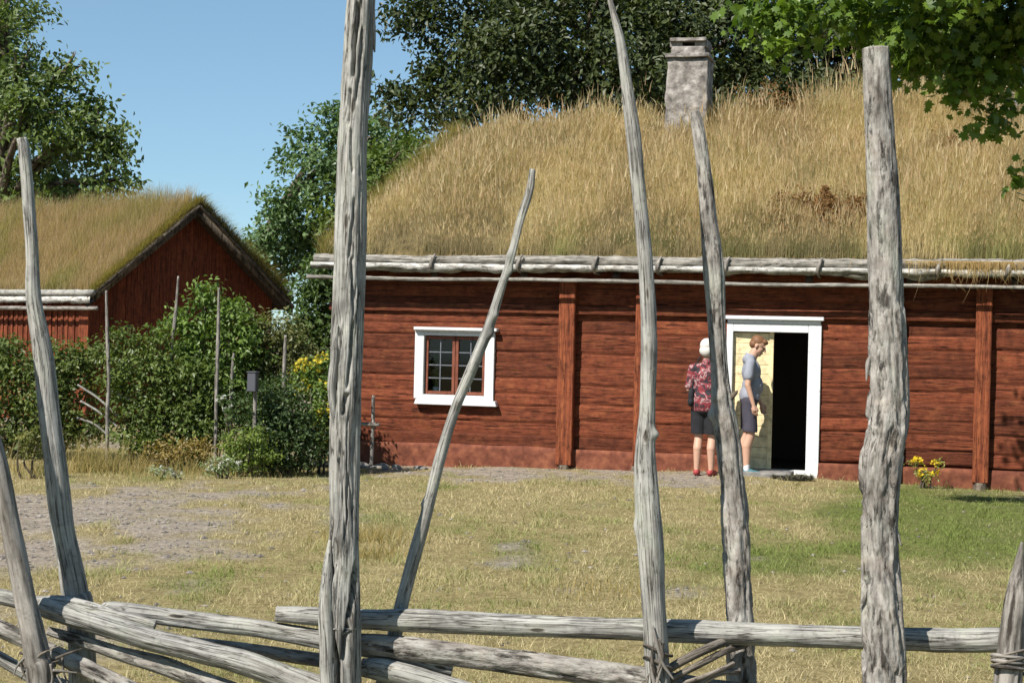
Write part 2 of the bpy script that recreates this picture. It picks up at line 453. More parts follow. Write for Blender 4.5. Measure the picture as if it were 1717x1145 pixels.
hh = rng.gamma(3.2, .0075, N) * (1 + 1.2 * st(clump, .55, .75)) * (1 - .4 * g_)
b = Bag()
ll = rng.normal(0, .75, (N, 2))
blades(b, base, hh, rng.uniform(.004, .0085, N) * (yy / 13) ** .6, colr, ll, 2)
# taller dead tufts
ct = [(-1.15, 13.0, .35, 500, .16), (-4.9, 18.9, .35, 500, .42), (-4.5, 19.2, .5, 500, .22), (-3.6, 19.4, .5, 350, .26), (-5.7, 18.6, .5, 300, .2), (-6.2, 18.9, .3, 250, .34), (-5.2, 17.9, .25, 160, .26), (-3.0, 19.5, .4, 200, .16), (-1.0, 12.1, .3, 240, .14), (.6, 10.6, .5, 250, .1), (-4.2, 18.3, .5, 160, .14)]
for (cx, cy, rr, n, h0) in ct:
    p = np.stack([rng.normal(cx, rr * .6, n), rng.normal(cy, rr * .5, n)], -1)
    bs_ = np.concatenate([p, gz(p[:, 0], p[:, 1])[:, None] - .01], 1)
    blades(b, bs_, rng.uniform(.4, 1.2, n) * h0, rng.uniform(.005, .010, n), lerp((.50, .37, .15), (.20, .22, .06), np.clip(rng.normal(.25, .3, n), 0, 1)), rng.normal(0, .35, (n, 2)), 3)
o = b.obj('lawn_grass', M['blade'], smooth=True)
tag(o, 'short dry straw and green grass growing over the yard', 'grass', kind='stuff')

# pebbles on the worn gravel
N = 26000
yy = 7.5 + 14 * rng.random(N) ** 1.2; xx = (rng.random(N) - .5) * .74 * yy
g_, n_ = gmask(xx, yy)
kp = rng.random(N) < g_ ** 2 * .55 + .02
xx, yy = xx[kp], yy[kp]; N = len(xx)
c_ = np.stack([xx, yy, gz(xx, yy) + .002], -1); r_ = rng.gamma(3, .0042, N) + .004
oc = np.array([(1, 0, 0), (-.9, .2, 0), (.1, 1, 0), (0, -1, .1), (0, 0, .75), (0, 0, -.7)])
V = c_[:, None, :] + oc[None] * r_[:, None, None] * rng.uniform(.6, 1.3, (N, 6, 1)) * np.array([1, 1, .7])
fc = np.array([(0, 2, 4), (2, 1, 4), (1, 3, 4), (3, 0, 4), (2, 0, 5), (1, 2, 5), (3, 1, 5), (0, 3, 5)])
Fp = (np.arange(N)[:, None, None] * 6 + fc[None]).reshape(-1, 3)
tn = rng.uniform(.55, 1.5, N)[:, None] * np.array([.17, .148, .128])
b = Bag(); b.add(V.reshape(-1, 3), Fp, np.repeat(np.clip(tn, 0, .36), 6, 0))
m, nt, bs = newmat('pebble'); nt.links.new(attrcol(nt), bs.inputs['Base Color']); bs.inputs['Roughness'].default_value = .9
o = b.obj('pebbles', m, smooth=False); tag(o, 'small loose pebbles strewn over the worn gravel patches', 'pebbles', kind='stuff')

# ------------------------------------------------------------------ foliage
def leaves(bag, pos, nrm, size, col, aspect=.55, fold=.25):
    N = len(pos)
    nrm = nrm / (np.linalg.norm(nrm, axis=1)[:, None] + 1e-9)
    r_ = rng.normal(size=(N, 3)); r_[:, 2] -= .5
    d = r_ - nrm * (r_ * nrm).sum(1)[:, None]; d /= np.linalg.norm(d, axis=1)[:, None] + 1e-9
    s = np.cross(nrm, d)
    L = size[:, None]
    p0 = pos - d * L * .5
    p2 = pos + d * L * .5 - nrm * L * .12
    p1 = pos - s * L * aspect * .5 + nrm * L * fold * .3 - d * L * .08
    p3 = pos + s * L * aspect * .5 + nrm * L * fold * .3 - d * L * .08
    V = np.stack([p0, p1, p2, p3], 1).reshape(-1, 3)
    Q = np.arange(N * 4).reshape(-1, 4)
    bag.add(V, Q, np.repeat(col, 4, 0))

MAPLE = [(0, -.5), (.10, -.30), (.34, -.40), (.30, -.18), (.58, -.02), (.36, .10), (.42, .34), (.18, .24), (0, .62), (-.18, .24), (-.42, .34), (-.36, .10), (-.58, -.02), (-.30, -.18), (-.34, -.40), (-.10, -.30)]
def maple_leaves(bag, pos, nrm, size, col):
    N = len(pos)
    nrm = nrm / (np.linalg.norm(nrm, axis=1)[:, None] + 1e-9)
    r_ = rng.normal(size=(N, 3)); r_[:, 2] -= 1.0
    d = r_ - nrm * (r_ * nrm).sum(1)[:, None]; d /= np.linalg.norm(d, axis=1)[:, None] + 1e-9
    s = np.cross(nrm, d)
    rows = [pos + (s * u + d * v - nrm * (.25 * abs(u) ** 2 + .15 * v * v)) * size[:, None] for (u, v) in MAPLE]
    k = len(MAPLE)
    V = np.stack(rows, 1).reshape(-1, 3)
    bag.add(V, np.arange(N * k).reshape(-1, k), np.repeat(col, k, 0))

def crown(blobs, org, dens, per, lsize, sig, cols, leaf='quad', droop=.0, inner=.45, squash=.9):
    """blobs: (world centre, radius). clusters of leaves through each blob's volume, denser to the shell"""
    bag = Bag()
    PP, NN, CC = [], [], []
    for (c, r) in blobs:
        nc = max(3, int(dens * r * r))
        d = rng.normal(size=(nc, 3)); d /= np.linalg.norm(d, axis=1)[:, None]
        q = r * (inner + (1.05 - inner) * rng.random(nc) ** .6)
        bumpy = .8 + .45 * vnoise(d * 2.2 + np.array(c)[None], 5)
        cc = np.array(c)[None] + d * (q * bumpy)[:, None] * np.array([1, 1, squash])
        n = rng.poisson(per, nc)
        k = np.repeat(np.arange(nc), n)
        off = rng.normal(0, sig, (len(k), 3)) * np.array([1, 1, .7])
        PP.append(cc[k] + off)
        nr = d[k] * .7 + rng.normal(0, .55, (len(k), 3)) + np.array([0, 0, .55])
        NN.append(nr)
        tone = rng.random(nc)[k] * .55 + rng.random(len(k)) * .45
        CC.append(lerp(cols[0], cols[1], tone))
    PP = np.concatenate(PP) - np.array(org); NN = np.concatenate(NN); CC = np.concatenate(CC)
    keep = PP[:, 2] > .03
    PP, NN, CC = PP[keep], NN[keep], CC[keep]
    sz = rng.uniform(.65, 1.25, len(PP)) * lsize
    if leaf == 'maple': maple_leaves(bag, PP, NN, sz, CC)
    else: leaves(bag, PP, NN, sz, CC)
    return bag

def pxblobs(L, D):
    out = []
    for t_ in L:
        px, py, r = t_[:3]; d = D + (t_[3] if len(t_) > 3 else 0)
        out.append((np.array(P(px, py, d)), r / F * d))
    return out

def tree(name, label, cat, basexy, trunk_r, blobs, dens, per, ls, sig, cols, leaf='quad', mat='leaf', group=None, fork=.35, limbs=10, inner=.45):
    gx_, gy_ = basexy
    z0 = float(gz(gx_, gy_))
    root = thing(name, label, cat, (gx_, gy_, z0), 0, group)
    org = np.array([gx_, gy_, z0])
    bl = sorted(blobs, key=lambda q: -q[1])
    cen = sum(np.array(c) * r for c, r in blobs) / sum(r for _, r in blobs) - org
    top = max(c[2] + r for c, r in blobs) - z0
    b = Bag()
    ax = np.array([[0, 0, -.1], [cen[0] * .05, cen[1] * .05, top * .2], [cen[0] * .3, cen[1] * .3, max(cen[2] * .75, top * .4)], [cen[0] * .8, cen[1] * .8, top * .85]])
    V, Fs, tc = tube_vf(ax, [trunk_r * 1.25, trunk_r, trunk_r * .7, trunk_r * .15], 40, 12, wood_disp(3, .05, .06), 1)
    b.add(V, Fs, None, tc)
    S = catmull(np.hstack([ax, np.zeros((4, 1))]), 40)[:, :3]
    for (c, r) in bl[:limbs]:
        tgt = np.array(c) - org
        a_ = S[min(38, max(8, int(40 * min(.9, max(fork, (tgt[2] - .3 * np.linalg.norm(tgt[:2] - cen[:2] * .5)) / top * .9)))))]
        mid = (a_ + tgt) / 2 + np.array([0, 0, .12 * np.linalg.norm(tgt - a_)]) + rng.normal(0, .05 * r, 3)
        V, Fs, tc = tube_vf([a_, mid, tgt], [trunk_r * .38, trunk_r * .24, trunk_r * .06], 18, 7, None, 2)
        b.add(V, Fs, None, tc)
        for _ in range(5):
            dd = rng.normal(size=3); dd /= np.linalg.norm(dd)
            V, Fs, tc = tube_vf([(mid + tgt) / 2, tgt + dd * r * .4, tgt + dd * r * .95], [trunk_r * .14, trunk_r * .08, trunk_r * .02], 10, 5, None, 2)
            b.add(V, Fs, None, tc)
    b.obj('trunk', M['bark'], root)
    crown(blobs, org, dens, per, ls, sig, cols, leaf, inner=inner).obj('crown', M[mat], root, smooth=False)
    return root

# tree far left
D = 44
tree('broadleaf_tree', 'bushy green tree at the left, rising behind the small barn', 'tree', (-15.0, 46), .45, pxblobs([
    (30, 130, 62), (-60, 60, 130, 2), (110, 120, 40), (100, 230, 70), (170, 215, 42), (175, 300, 45), (60, 310, 80, 2), (-40, 250, 120, 3), (15, 30, 38), (-70, -120, 120, 3), (190, 255, 32), (120, 330, 50, 1), (-150, 200, 130, 4), (205, 318, 22), (150, 180, 30), (45, 200, 60, -1)], D),
    30, 36, .20, .26, ((.04, .065, .02), (.17, .22, .065)), limbs=12, inner=.35)
# middle tree
tree('broadleaf_tree', 'slender blue green tree between the barn and the log house', 'tree', (-7.3, 41), .3, pxblobs([
    (590, 250, 62), (530, 300, 62), (500, 240, 26), (560, 200, 26), (640, 230, 45, 2), (480, 345, 40), (545, 380, 80, 1), (630, 300, 70, 2), (450, 400, 40, 1), (600, 430, 90, 2), (480, 440, 70, 2), (690, 270, 40, 1)], 39),
    36, 46, .165, .2, ((.045, .085, .032), (.14, .21, .085)), limbs=8)
# great dark tree behind the house
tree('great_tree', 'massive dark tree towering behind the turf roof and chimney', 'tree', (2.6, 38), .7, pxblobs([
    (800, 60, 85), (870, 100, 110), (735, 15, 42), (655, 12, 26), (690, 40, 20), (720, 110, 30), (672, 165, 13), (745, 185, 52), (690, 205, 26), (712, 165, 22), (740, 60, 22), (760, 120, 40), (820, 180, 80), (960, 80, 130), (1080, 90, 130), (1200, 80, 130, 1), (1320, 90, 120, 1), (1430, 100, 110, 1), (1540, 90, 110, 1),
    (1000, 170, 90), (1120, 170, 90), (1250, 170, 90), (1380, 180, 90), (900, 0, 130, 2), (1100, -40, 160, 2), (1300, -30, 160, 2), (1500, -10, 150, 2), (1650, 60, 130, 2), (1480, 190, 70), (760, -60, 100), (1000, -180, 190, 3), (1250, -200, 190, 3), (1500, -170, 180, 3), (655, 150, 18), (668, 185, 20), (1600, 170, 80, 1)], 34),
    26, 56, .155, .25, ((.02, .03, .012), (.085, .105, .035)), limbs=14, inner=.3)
tree('low_tree', 'low bright green bush tree just behind the left end of the turf roof', 'tree', (-3.3, 30.5), .12, pxblobs([
    (660, 265, 38), (700, 240, 26), (630, 310, 60), (680, 300, 50), (600, 380, 70)], 29.5),
    60, 34, .13, .14, ((.05, .085, .018), (.14, .18, .04)), limbs=4)
# maple on the right, reaching over the yard
mb = pxblobs([(1330, 30, 52), (1290, 70, 22), (1390, 20, 46), (1290, 10, 40), (1470, 30, 50, .3), (1540, 60, 55), (1600, 40, 60), (1660, 60, 60), (1560, 95, 34), (1640, 115, 50), (1700, 100, 50), (1615, 170, 26), (1690, 185, 30), (1660, 205, 16), (1715, 20, 50), (1530, 10, 40), (1724, 303, 9), (1440, 70, 30, .4), (1500, 120, 26, .3), (1560, 60, 70, 1.5), (1660, 70, 80, 1.6), (1470, 20, 50, 1.4), (1630, 100, 50, 1.2), (1700, 120, 50, 1.2)], 15.0)
upper = [(np.array((3.55, 14.0, 5.75)), .75), (np.array((4.3, 14.1, 5.6)), .75), (np.array((5.0, 14.3, 5.3)), .7), (np.array((4.3, 13.8, 6.2)), 1.2), (np.array((5.6, 14.0, 6.4)), 1.4), (np.array((4.6, 12.8, 6.9)), 1.3), (np.array((6.0, 12.8, 7.4)), 1.6), (np.array((7.2, 14.0, 7.2)), 1.6), (np.array((6.2, 14.2, 5.0)), 1.0), (np.array((5.2, 14.8, 5.2)), .8), (np.array((3.7, 14.1, 5.1)), .6), (np.array((7.6, 15.0, 5.6)), 1.2), (np.array((6.6, 13.6, 8.6)), 1.5)]
tree('maple_tree', 'leafy maple whose lobed leaves hang into the upper right corner', 'tree', (7.6, 14.8), .2, mb + upper,
    105, 27, .098, .13, ((.05, .10, .014), (.19, .28, .04)), leaf='maple', mat='mleaf', limbs=9, inner=.2)

# ------------------------------------------------------------------ main house (local frame: x along wall, y into the house)
HX = thing('log_house', 'long red log house with a tall grass roof, white window and open white door', 'house', (X0, Y0, 0), -TH)
ct_, sn_ = math.cos(TH), math.sin(TH)
def W(px, py, yl=0.0):
    a, b_ = ray(px, py)
    # world point = s*(a,1,b)+cam ; local y = sin*(X-X0)+cos*(Y-Y0) = yl
    s = (yl + sn_ * X0 + ct_ * Y0) / (sn_ * a + ct_)
    X, Y = a * s, s
    return ct_ * (X - X0) - sn_ * (Y - Y0), HC + b_ * s
def hw(u, y, z=0):
    return (X0 + ct_ * u + sn_ * y, Y0 - sn_ * u + ct_ * y, z)

uL = W(556, 620)[0]; uR = 6.6; DEP = 7.3
wz1 = 2.62
w_u0, w_z1 = W(699, 556); w_u1, w_z0 = W(829, 672)
i_u0, i_z1 = W(714, 562); i_u1, i_z0 = W(814, 664)
d_u0 = W(1228, 660)[0]; d_u1 = W(1354, 660)[0]; d_z1 = W(1290, 557)[1]; d_z0 = W(1300, 787)[1]
print('house', uL, 'win', w_u0, w_u1, w_z0, w_z1, 'door', d_u0, d_u1, d_z0, d_z1)
sill_z = W(760, 744)[1]; print('sill', sill_z, W(1690, 787)[1])

wall = Bag()
def logs(u0, u1, z0, z1, zs, tones, seed):
    if u1 - u0 < .02 or z1 - z0 < .02: return
    nu = max(2, int((u1 - u0) / .07) + 1); nz = max(3, int((z1 - z0) / .016) + 1)
    U, Zg = np.meshgrid(np.linspace(u0, u1, nu), np.linspace(z0, z1, nz))
    zs = np.array(zs)
    wob = .03 * (vnoise(np.stack([U * 1.2, Zg * 0 + seed, U * 0], -1), 4) - .5)
    k = np.clip(np.searchsorted(zs, Zg + wob) - 1, 0, len(zs) - 2)
    t = (Zg + wob - zs[k]) / (zs[k + 1] - zs[k])
    prof = np.clip(1 - np.abs(2 * t - 1) ** 12, 0, 1)
    y = -.028 * prof + tones[k][..., 1] * .012 - .014 * (fbm(np.stack([U * 1.5, Zg * 9, U * 0 + seed], -1), 11, 3) - .5) * prof
    # worn checks along the grain
    ck = np.abs(fbm(np.stack([U * .8, Zg * 14, U * 0 + seed + 5], -1), 13, 2) - .5)
    y = y + .008 * np.exp(-(ck / .02) ** 2)
    V = np.stack([U, y, Zg], -1).reshape(-1, 3)
    i = np.arange(nz - 1)[:, None]; j = np.arange(nu - 1)[None, :]
    Q = np.stack([i * nu + j, i * nu + j + 1, (i + 1) * nu + j + 1, (i + 1) * nu + j], -1).reshape(-1, 4)
    tcv = np.stack([U, y, Zg + k * 3.1 + seed], -1).reshape(-1, 3)
    c = (tones[k][..., 0:1] * np.array([1, .95 , .92])).reshape(-1, 3)
    wall.add(V, Q, c, tcv)

posts_px = [(934, 961), (1063, 1078), (1490, 1512), (1634, 1661)]
pu = [(W(a, 640, -.17)[0], W(b_, 640, -.17)[0]) for a, b_ in posts_px]
edges = [uL] + [(a + b_) / 2 for a, b_ in pu] + [uR]
for bi in range(len(edges) - 1):
    a_, b_ = edges[bi], edges[bi + 1]
    z = sill_z - .02; zs = [z]
    while z < wz1:
        z += random.uniform(.15, .27); zs.append(z)
    zs[-1] = max(zs[-1], wz1 + .01)
    tones = np.array([[random.uniform(.64, 1.26), random.uniform(-1, 1)] for _ in zs])
    sd = bi * 7.3
    if a_ < w_u0 < b_:
        logs(a_, w_u0, zs[0], wz1, zs, tones, sd); logs(w_u1, b_, zs[0], wz1, zs, tones, sd)
        logs(w_u0, w_u1, zs[0], w_z0, zs, tones, sd); logs(w_u0, w_u1, w_z1, wz1, zs, tones, sd)
    elif a_ < d_u0 < b_:
        logs(a_, d_u0 - .05, zs[0], wz1, zs, tones, sd); logs(d_u1 + .08, b_, zs[0], wz1, zs, tones, sd)
        logs(d_u0 - .05, d_u1 + .08, d_z1 + .05, wz1, zs, tones, sd)
    else:
        logs(a_, b_, zs[0], wz1, zs, tones, sd)
# solid core of the wall behind the log faces, and the other three walls
def core(a, b_): box(wall, a, b_, 0, (.8, .8, .8))
core((uL + .02, .03, -.3), (w_u0, .22, wz1)); core((w_u0, .03, -.3), (w_u1, .22, w_z0)); core((w_u0, .03, w_z1), (w_u1, .22, wz1))
core((w_u1, .03, -.3), (d_u0 - .05, .22, wz1)); core((d_u0 - .05, .03, d_z1 + .05), (d_u1 + .08, .22, wz1)); core((d_u1 + .08, .03, -.3), (uR, .22, wz1))
core((uL, -.02, sill_z), (uL + .16, .03, wz1))
RZ = 4.86; RY = DEP / 2
def gable(u):
    V = [(u, .0, -.3), (u, DEP, -.3), (u, DEP, wz1), (u, RY, RZ - .25), (u, .0, wz1), (u + .15, .0, -.3), (u + .15, DEP, -.3), (u + .15, DEP, wz1), (u + .15, RY, RZ - .25), (u + .15, .0, wz1)]
    wall.add(V, [[4, 3, 2, 1, 0], [5, 6, 7, 8, 9], [0, 1, 6, 5], [1, 2, 7, 6], [2, 3, 8, 7], [3, 4, 9, 8], [4, 0, 5, 9]])
gable(uL + .165); gable(uR)
core((uL + .17, DEP - .2, -.3), (uR, DEP - .01, wz1))
wall_o = wall.obj('wall', M['red'], HX)
# dark room inside
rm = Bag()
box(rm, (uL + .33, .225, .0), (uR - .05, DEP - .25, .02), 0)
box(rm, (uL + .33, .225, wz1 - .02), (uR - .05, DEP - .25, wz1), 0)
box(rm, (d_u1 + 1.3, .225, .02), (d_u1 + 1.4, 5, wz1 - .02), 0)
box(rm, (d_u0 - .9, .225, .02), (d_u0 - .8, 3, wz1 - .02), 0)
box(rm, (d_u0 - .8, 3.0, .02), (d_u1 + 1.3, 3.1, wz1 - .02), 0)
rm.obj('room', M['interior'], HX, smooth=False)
# foundation
fb = Bag()
def rough_strip(bag, u0, u1, z0, z1, yf, amp, seed, tone=1.0):
    nu = int((u1 - u0) / .03) + 2; nz = 12
    U, T = np.meshgrid(np.linspace(u0, u1, nu), np.linspace(0, 1, nz))
    top = z1 + .03 * (fbm(np.stack([U * .9, U * 0, U * 0 + seed], -1), 2, 2) - .5)
    Zg = z0 + (top - z0) * np.clip(T * 1.25, 0, 1)
    y = np.where(T > .8, yf + (T - .8) / .2 * (.03 - yf), yf) + amp * (fbm(np.stack([U * 7, Zg * 9, U * 0 + seed], -1), 19, 3) - .5) * (T < .99)
    V = np.stack([U, y, Zg], -1).reshape(-1, 3)
    i = np.arange(nz - 1)[:, None]; j = np.arange(nu - 1)[None, :]
    Q = np.stack([i * nu + j, i * nu + j + 1, (i + 1) * nu + j + 1, (i + 1) * nu + j], -1).reshape(-1, 4)
    bag.add(V, Q, (tone,) * 3)
rough_strip(fb, uL + .01, d_u0 - .1, -.35, sill_z, -.075, .05, 1)
rough_strip(fb, d_u1 + .13, uR, -.35, sill_z - .05, -.075, .05, 2, .9)
fb.obj('foundation', M['sill'], HX)
# wall plate
pb = Bag()
z_p1 = W(1000, 514)[1]; z_p0 = W(1000, 528)[1]
box(pb, (uL - .03, -.085, z_p0), (uR, -.03, z_p1), .006)
pb.obj('wall_plate', M['red'], HX)
# posts
for n_, (a_, b_) in enumerate(pu):
    wd = b_ - a_
    p = Bag()
    zb = (.02, .05, .05, .03)[n_]
    box(p, (-wd / 2, -.17, zb + .0), (wd / 2, -.045, 2.5), .012, (1.25, 1.35, 1.35) if n_ != 2 else (.9, .9, .9))
    po = p.obj('wall_post', M['redv'], HX, loc=((a_ + b_) / 2, 0, 0), smooth=False)
    s = Bag()
    V, Fs, tc = tube_vf([(0, -.11, -.1), (0, -.11, zb + .006)], [.10, .08], 6, 9, wood_disp(n_, .02, .2), n_)
    s.add(V, Fs, None, tc); s.obj('footing_stone', M['bark'], po)
# window
fr = Bag()
box(fr, (w_u0, -.075, w_z0), (i_u0, .10, w_z1), .005); box(fr, (i_u1, -.075, w_z0), (w_u1, .10, w_z1), .005)
box(fr, (i_u0 + .001, -.073, i_z1), (i_u1 - .001, .10, w_z1), .004)
box(fr, (i_u0 + .001, -.073, w_z0), (i_u1 - .001, .10, i_z0), .004)
win = fr.obj('window', M['white'], HX, smooth=False)
hd = Bag(); a_ = W(694, 543, -.14); b_ = W(833, 551, -.14)
box(hd, (a_[0], -.15, w_z1 + .024), (b_[0], -.03, w_z1 + .066), .006); box(hd, (w_u0 + .005, -.10, w_z1 + .001), (w_u1 - .005, -.03, w_z1 + .0235), .003)
hd.obj('head_moulding', M['white'], win, smooth=False)
sl = Bag(); a_ = W(694, 690, -.13); b_ = W(832, 690, -.13)
V, Fs = box_vf((a_[0], -.145, w_z0 - .075), (b_[0], -.03, w_z0 - .002), .006)
V[:, 0] += np.where(V[:, 0] > (a_[0] + b_[0]) / 2, -1, 1) * (V[:, 2] > w_z0 - .02) * .02
sl.add(V, Fs); sl.obj('sill', M['white'], win, smooth=False)
mid = (i_u0 + i_u1) / 2
for (ua, ub) in ((i_u0 + .008, mid - .003), (mid + .003, i_u1 - .008)):
    cs = Bag(); t = .042
    za, zb = i_z0 + .006, i_z1 - .008
    box(cs, (ua, -.02, za), (ua + t, .03, zb), .004); box(cs, (ub - t, -.02, za), (ub, .03, zb), .004)
    box(cs, (ua + t, -.018, za), (ub - t, .03, za + t), .003); box(cs, (ua + t, -.018, zb - t), (ub - t, .03, zb), .003)
    co = cs.obj('casement', M['casement'], win, smooth=False)
    g = Bag()
    nu = 5
    V = [(ua + t, .006, za + t), (ub - t, .006, za + t), (ub - t, .006, zb - t), (ua + t, .006, zb - t)]
    g.add(V, [[0, 1, 2, 3]]); g.obj('pane', M['glass'], win, smooth=False)
    br = Bag(); um = (ua + ub) / 2
    box(br, (um - .008, -.008, za + t), (um + .008, .004, zb - t), .002)
    for q in (1, 2, 3):
        zz = za + t + (zb - za - 2 * t) * q / 4
        box(br, (ua + t, -.006, zz - .008), (um - .008, .004, zz + .008), .002); box(br, (um + .008, -.006, zz - .008), (ub - t, .004, zz + .008), .002)
    br.obj('glazing_bar', M['lead'], win, smooth=False)
# door frame, leaf, threshold
df = Bag()
jl = W(1216, 660, -.08)[0]; jr = W(1375, 660, -.08)[0]
box(df, (jl, -.07, d_z0 - .02), (d_u0, .03, d_z1 + .11), .006); box(df, (d_u1, -.07, d_z0 - .12), (jr, .03, d_z1 + .11), .006)
box(df, (d_u0 + .001, -.068, d_z1), (d_u1 - .001, .03, d_z1 + .109), .005)
box(df, (d_u0 - .045, .032, d_z0), (d_u0 - .001, .22, d_z1), .003); box(df, (d_u1 + .001, .032, d_z0), (d_u1 + .06, .22, d_z1), .003); box(df, (d_u0 - .04, .032, d_z1 + .002), (d_u1 + .06, .22, d_z1 + .04), .003)
dfo = df.obj('door_frame', M['white'], HX, smooth=False)
cn = Bag(); box(cn, (jl - .03, -.13, d_z1 + .155), (jr + .03, -.03, d_z1 + .205), .008); box(cn, (jl + .01, -.09, d_z1 + .112), (jr - .01, -.03, d_z1 + .153), .004)
cn.obj('cornice', M['white'], dfo, smooth=False)
tb = Bag(); box(tb, (d_u0, -.08, d_z0 - .10), (d_u1, .24, d_z0 - .01), .01)
tb.obj('threshold', M['white'], HX, smooth=False)
lf = Bag()
lw = W(1296, 660, .1)[0] - d_u0
z = d_z0
while z < d_z1 - .02:
    h_ = random.uniform(.11, .15); z2 = min(z + h_, d_z1)
    box(lf, (.0, 0, z + .001), (lw, .04, z2 - .002), .005, (random.uniform(.94, 1.05),) * 3)
    z = z2
box(lf, (lw - .055, -.018, d_z0), (lw, -.001, d_z1), .004, (.95, .93, .9))
lo = lf.obj('door_leaf', M['yellow'], HX, smooth=False, loc=(d_u0 + .004, .0, 0)); lo.rotation_euler = (0, 0, R(4))

# roof
eave_y = -.36; u_l = W(527, 436, eave_y)[0]; ez = W(1160, 447, eave_y)[1]
u_r = 7.2
rise = (RZ - ez) / (RY - eave_y)
print('eave', u_l, ez, 'slope deg', math.degrees(math.atan(rise)))
rd = Bag()
def slab(bag, ul0, ul1, ur, y0, z0, y1, z1, th, lift):
    V = [(ul0, y0, z0 + lift), (ur, y0, z0 + lift), (ur, y1, z1 + lift), (ul1, y1, z1 + lift)]
    V += [(x, y, z - th) for x, y, z in V]
    bag.add(V, [[0, 1, 2, 3], [7, 6, 5, 4], [0, 4, 5, 1], [1, 5, 6, 2], [2, 6, 7, 3], [3, 7, 4, 0]])
yb = DEP + .36
slab(rd, u_l + .05, u_l + .5, u_r, eave_y + .02, ez - .03, RY, RZ - .03, .05, 0)
slab(rd, u_l + .05, u_l + .5, u_r, yb, ez - .03, RY + .002, RZ - .03, .05, 0)
roof = rd.obj('turf_roof', M['darkwood'], HX, smooth=False)
tf = Bag()
def turf_patch(y0, z0, y1, z1, ul0, ul1, ur, thick, seed):
    na, nb = 90, 40
    A, B_ = np.meshgrid(np.linspace(0, 1, na), np.linspace(0, 1, nb))
    ul = ul0 + (ul1 - ul0) * B_ + .10 * (fbm(np.stack([B_ * 9, B_ * 0, B_ * 0 + seed], -1), 6, 2) - .5)
    U = ul + (ur - ul) * A; Y = y0 + (y1 - y0) * B_; Zb = z0 + (z1 - z0) * B_
    e = np.minimum(np.minimum(A * (ur - ul) / .25, (B_) / .04), 1)
    Zg = Zb + thick * np.sqrt(np.clip(e, 0, 1)) + .10 * (fbm(np.stack([U * 1.3, Y * 1.3, U * 0], -1), seed, 3) - .5) * e + .02
    V = np.stack([U, Y, Zg], -1).reshape(-1, 3)
    i = np.arange(nb - 1)[:, None]; j = np.arange(na - 1)[None, :]
    Q = np.stack([i * na + j, i * na + j + 1, (i + 1) * na + j + 1, (i + 1) * na + j], -1).reshape(-1, 4)
    tf.add(V, Q)
turf_patch(eave_y + .1, ez + rise * .08, RY, RZ, u_l + .12, u_l + .95, u_r, .13, 3)
turf_patch(yb - .1, ez + rise * .08, RY + .01, RZ, u_l + .12, u_l + .75, u_r, .13, 4)
tf.obj('turf', M['turf'], roof)

def roof_pt(px, py, lift=.15):
    # intersect ray with roof plane
    best = None
    for k_ in range(400):
        y = eave_y + (RY - eave_y) * k_ / 399
        u, z = W(px, py, y)
        zz = ez + rise * (y - eave_y) + lift
        if best is None or abs(z - zz) < best[0]: best = (abs(z - zz), u, y, zz)
    return best[1:]
RUST = [roof_pt(px, py)[:2] + (sx,) for px, py, sx in ((1385, 368, .55), (1600, 255, .5), (1290, 182, .6))]
def roof_grass(N, ul0, ul1, ur, y0, z0, y1, z1, back=False):
    bq = rng.random(N); aq = rng.random(N)
    if back: bq = 1 - bq * .35
    ul = ul0 + (ul1 - ul0) * bq
    u = ul + (ur - ul) * aq
    y = y0 + (y1 - y0) * bq; z = z0 + (z1 - z0) * bq + .08
    q = fbm(np.stack([u * .8, y * .8, u * 0], -1), 61, 3); q2 = fbm(np.stack([u * 2.5, y * 2.5, u * 0], -1), 67, 3)
    dl = (u - ul)
    h = .30 + .30 * (q - .3) + .16 * q2
    h = h * (.45 + .55 * st(dl, 0, .8)) * (.62 + .38 * st(bq, 0, .14)) * rng.uniform(.55, 1.25, N)
    ridge = st(bq, .72, 1.0)
    h = h * (1 + ridge * (.9 * (fbm(np.stack([u * 2.2, u * 0, u * 0], -1), 77, 2) - .42) + .45 * st(u, 0, 2.0) - .38 * (1 - st(u, -3.0, .3))))
    for (ru, ry, rs) in RUST: h = h * (1 - .6 * np.exp(-((u - ru) / rs) ** 2 - ((y - ry) / .35) ** 2))
    keep = rng.random(N) < .25 + .9 * st(q2, .3, .6)
    u, y, z, h, q, q2, bq, dl = [x[keep] for x in (u, y, z, h, q, q2, bq, dl)]
    N = len(u)
    pk = np.clip(st(bq, .35, 1.0) * .7 * st(fbm(np.stack([u * 1.1, y * 1.4, u * 0], -1), 69, 3), .42, .62) + rng.normal(0, .1, N), 0, 1)
    gt = np.clip(.95 * (1 - st(bq, .0, .26)) * st(fbm(np.stack([u * 1.6, y * 1.0, u * 0], -1), 64, 2), .48, .66) + .75 * st(q2, .48, .68) * st(q, .42, .5) + rng.normal(0, .18, N), 0, .9)
    pt = (.74 + .58 * st(fbm(np.stack([u * 1.7, y * 1.1, u * 0], -1), 63, 3), .3, .7)) * rng.uniform(.65, 1.28, N)
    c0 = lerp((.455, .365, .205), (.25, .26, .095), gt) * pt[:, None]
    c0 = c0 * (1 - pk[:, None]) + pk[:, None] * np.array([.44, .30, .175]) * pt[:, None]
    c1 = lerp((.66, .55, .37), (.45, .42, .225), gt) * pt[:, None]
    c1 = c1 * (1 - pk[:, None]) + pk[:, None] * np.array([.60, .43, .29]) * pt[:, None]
    base = np.stack([u, y, z], -1)
    lean = rng.normal(0, .17, (N, 2)) + np.stack([.25 * (q2 - .45), -.10 + 0 * q2], -1)
    return base, h, c0, c1, lean
gb = Bag()
NB = 270000
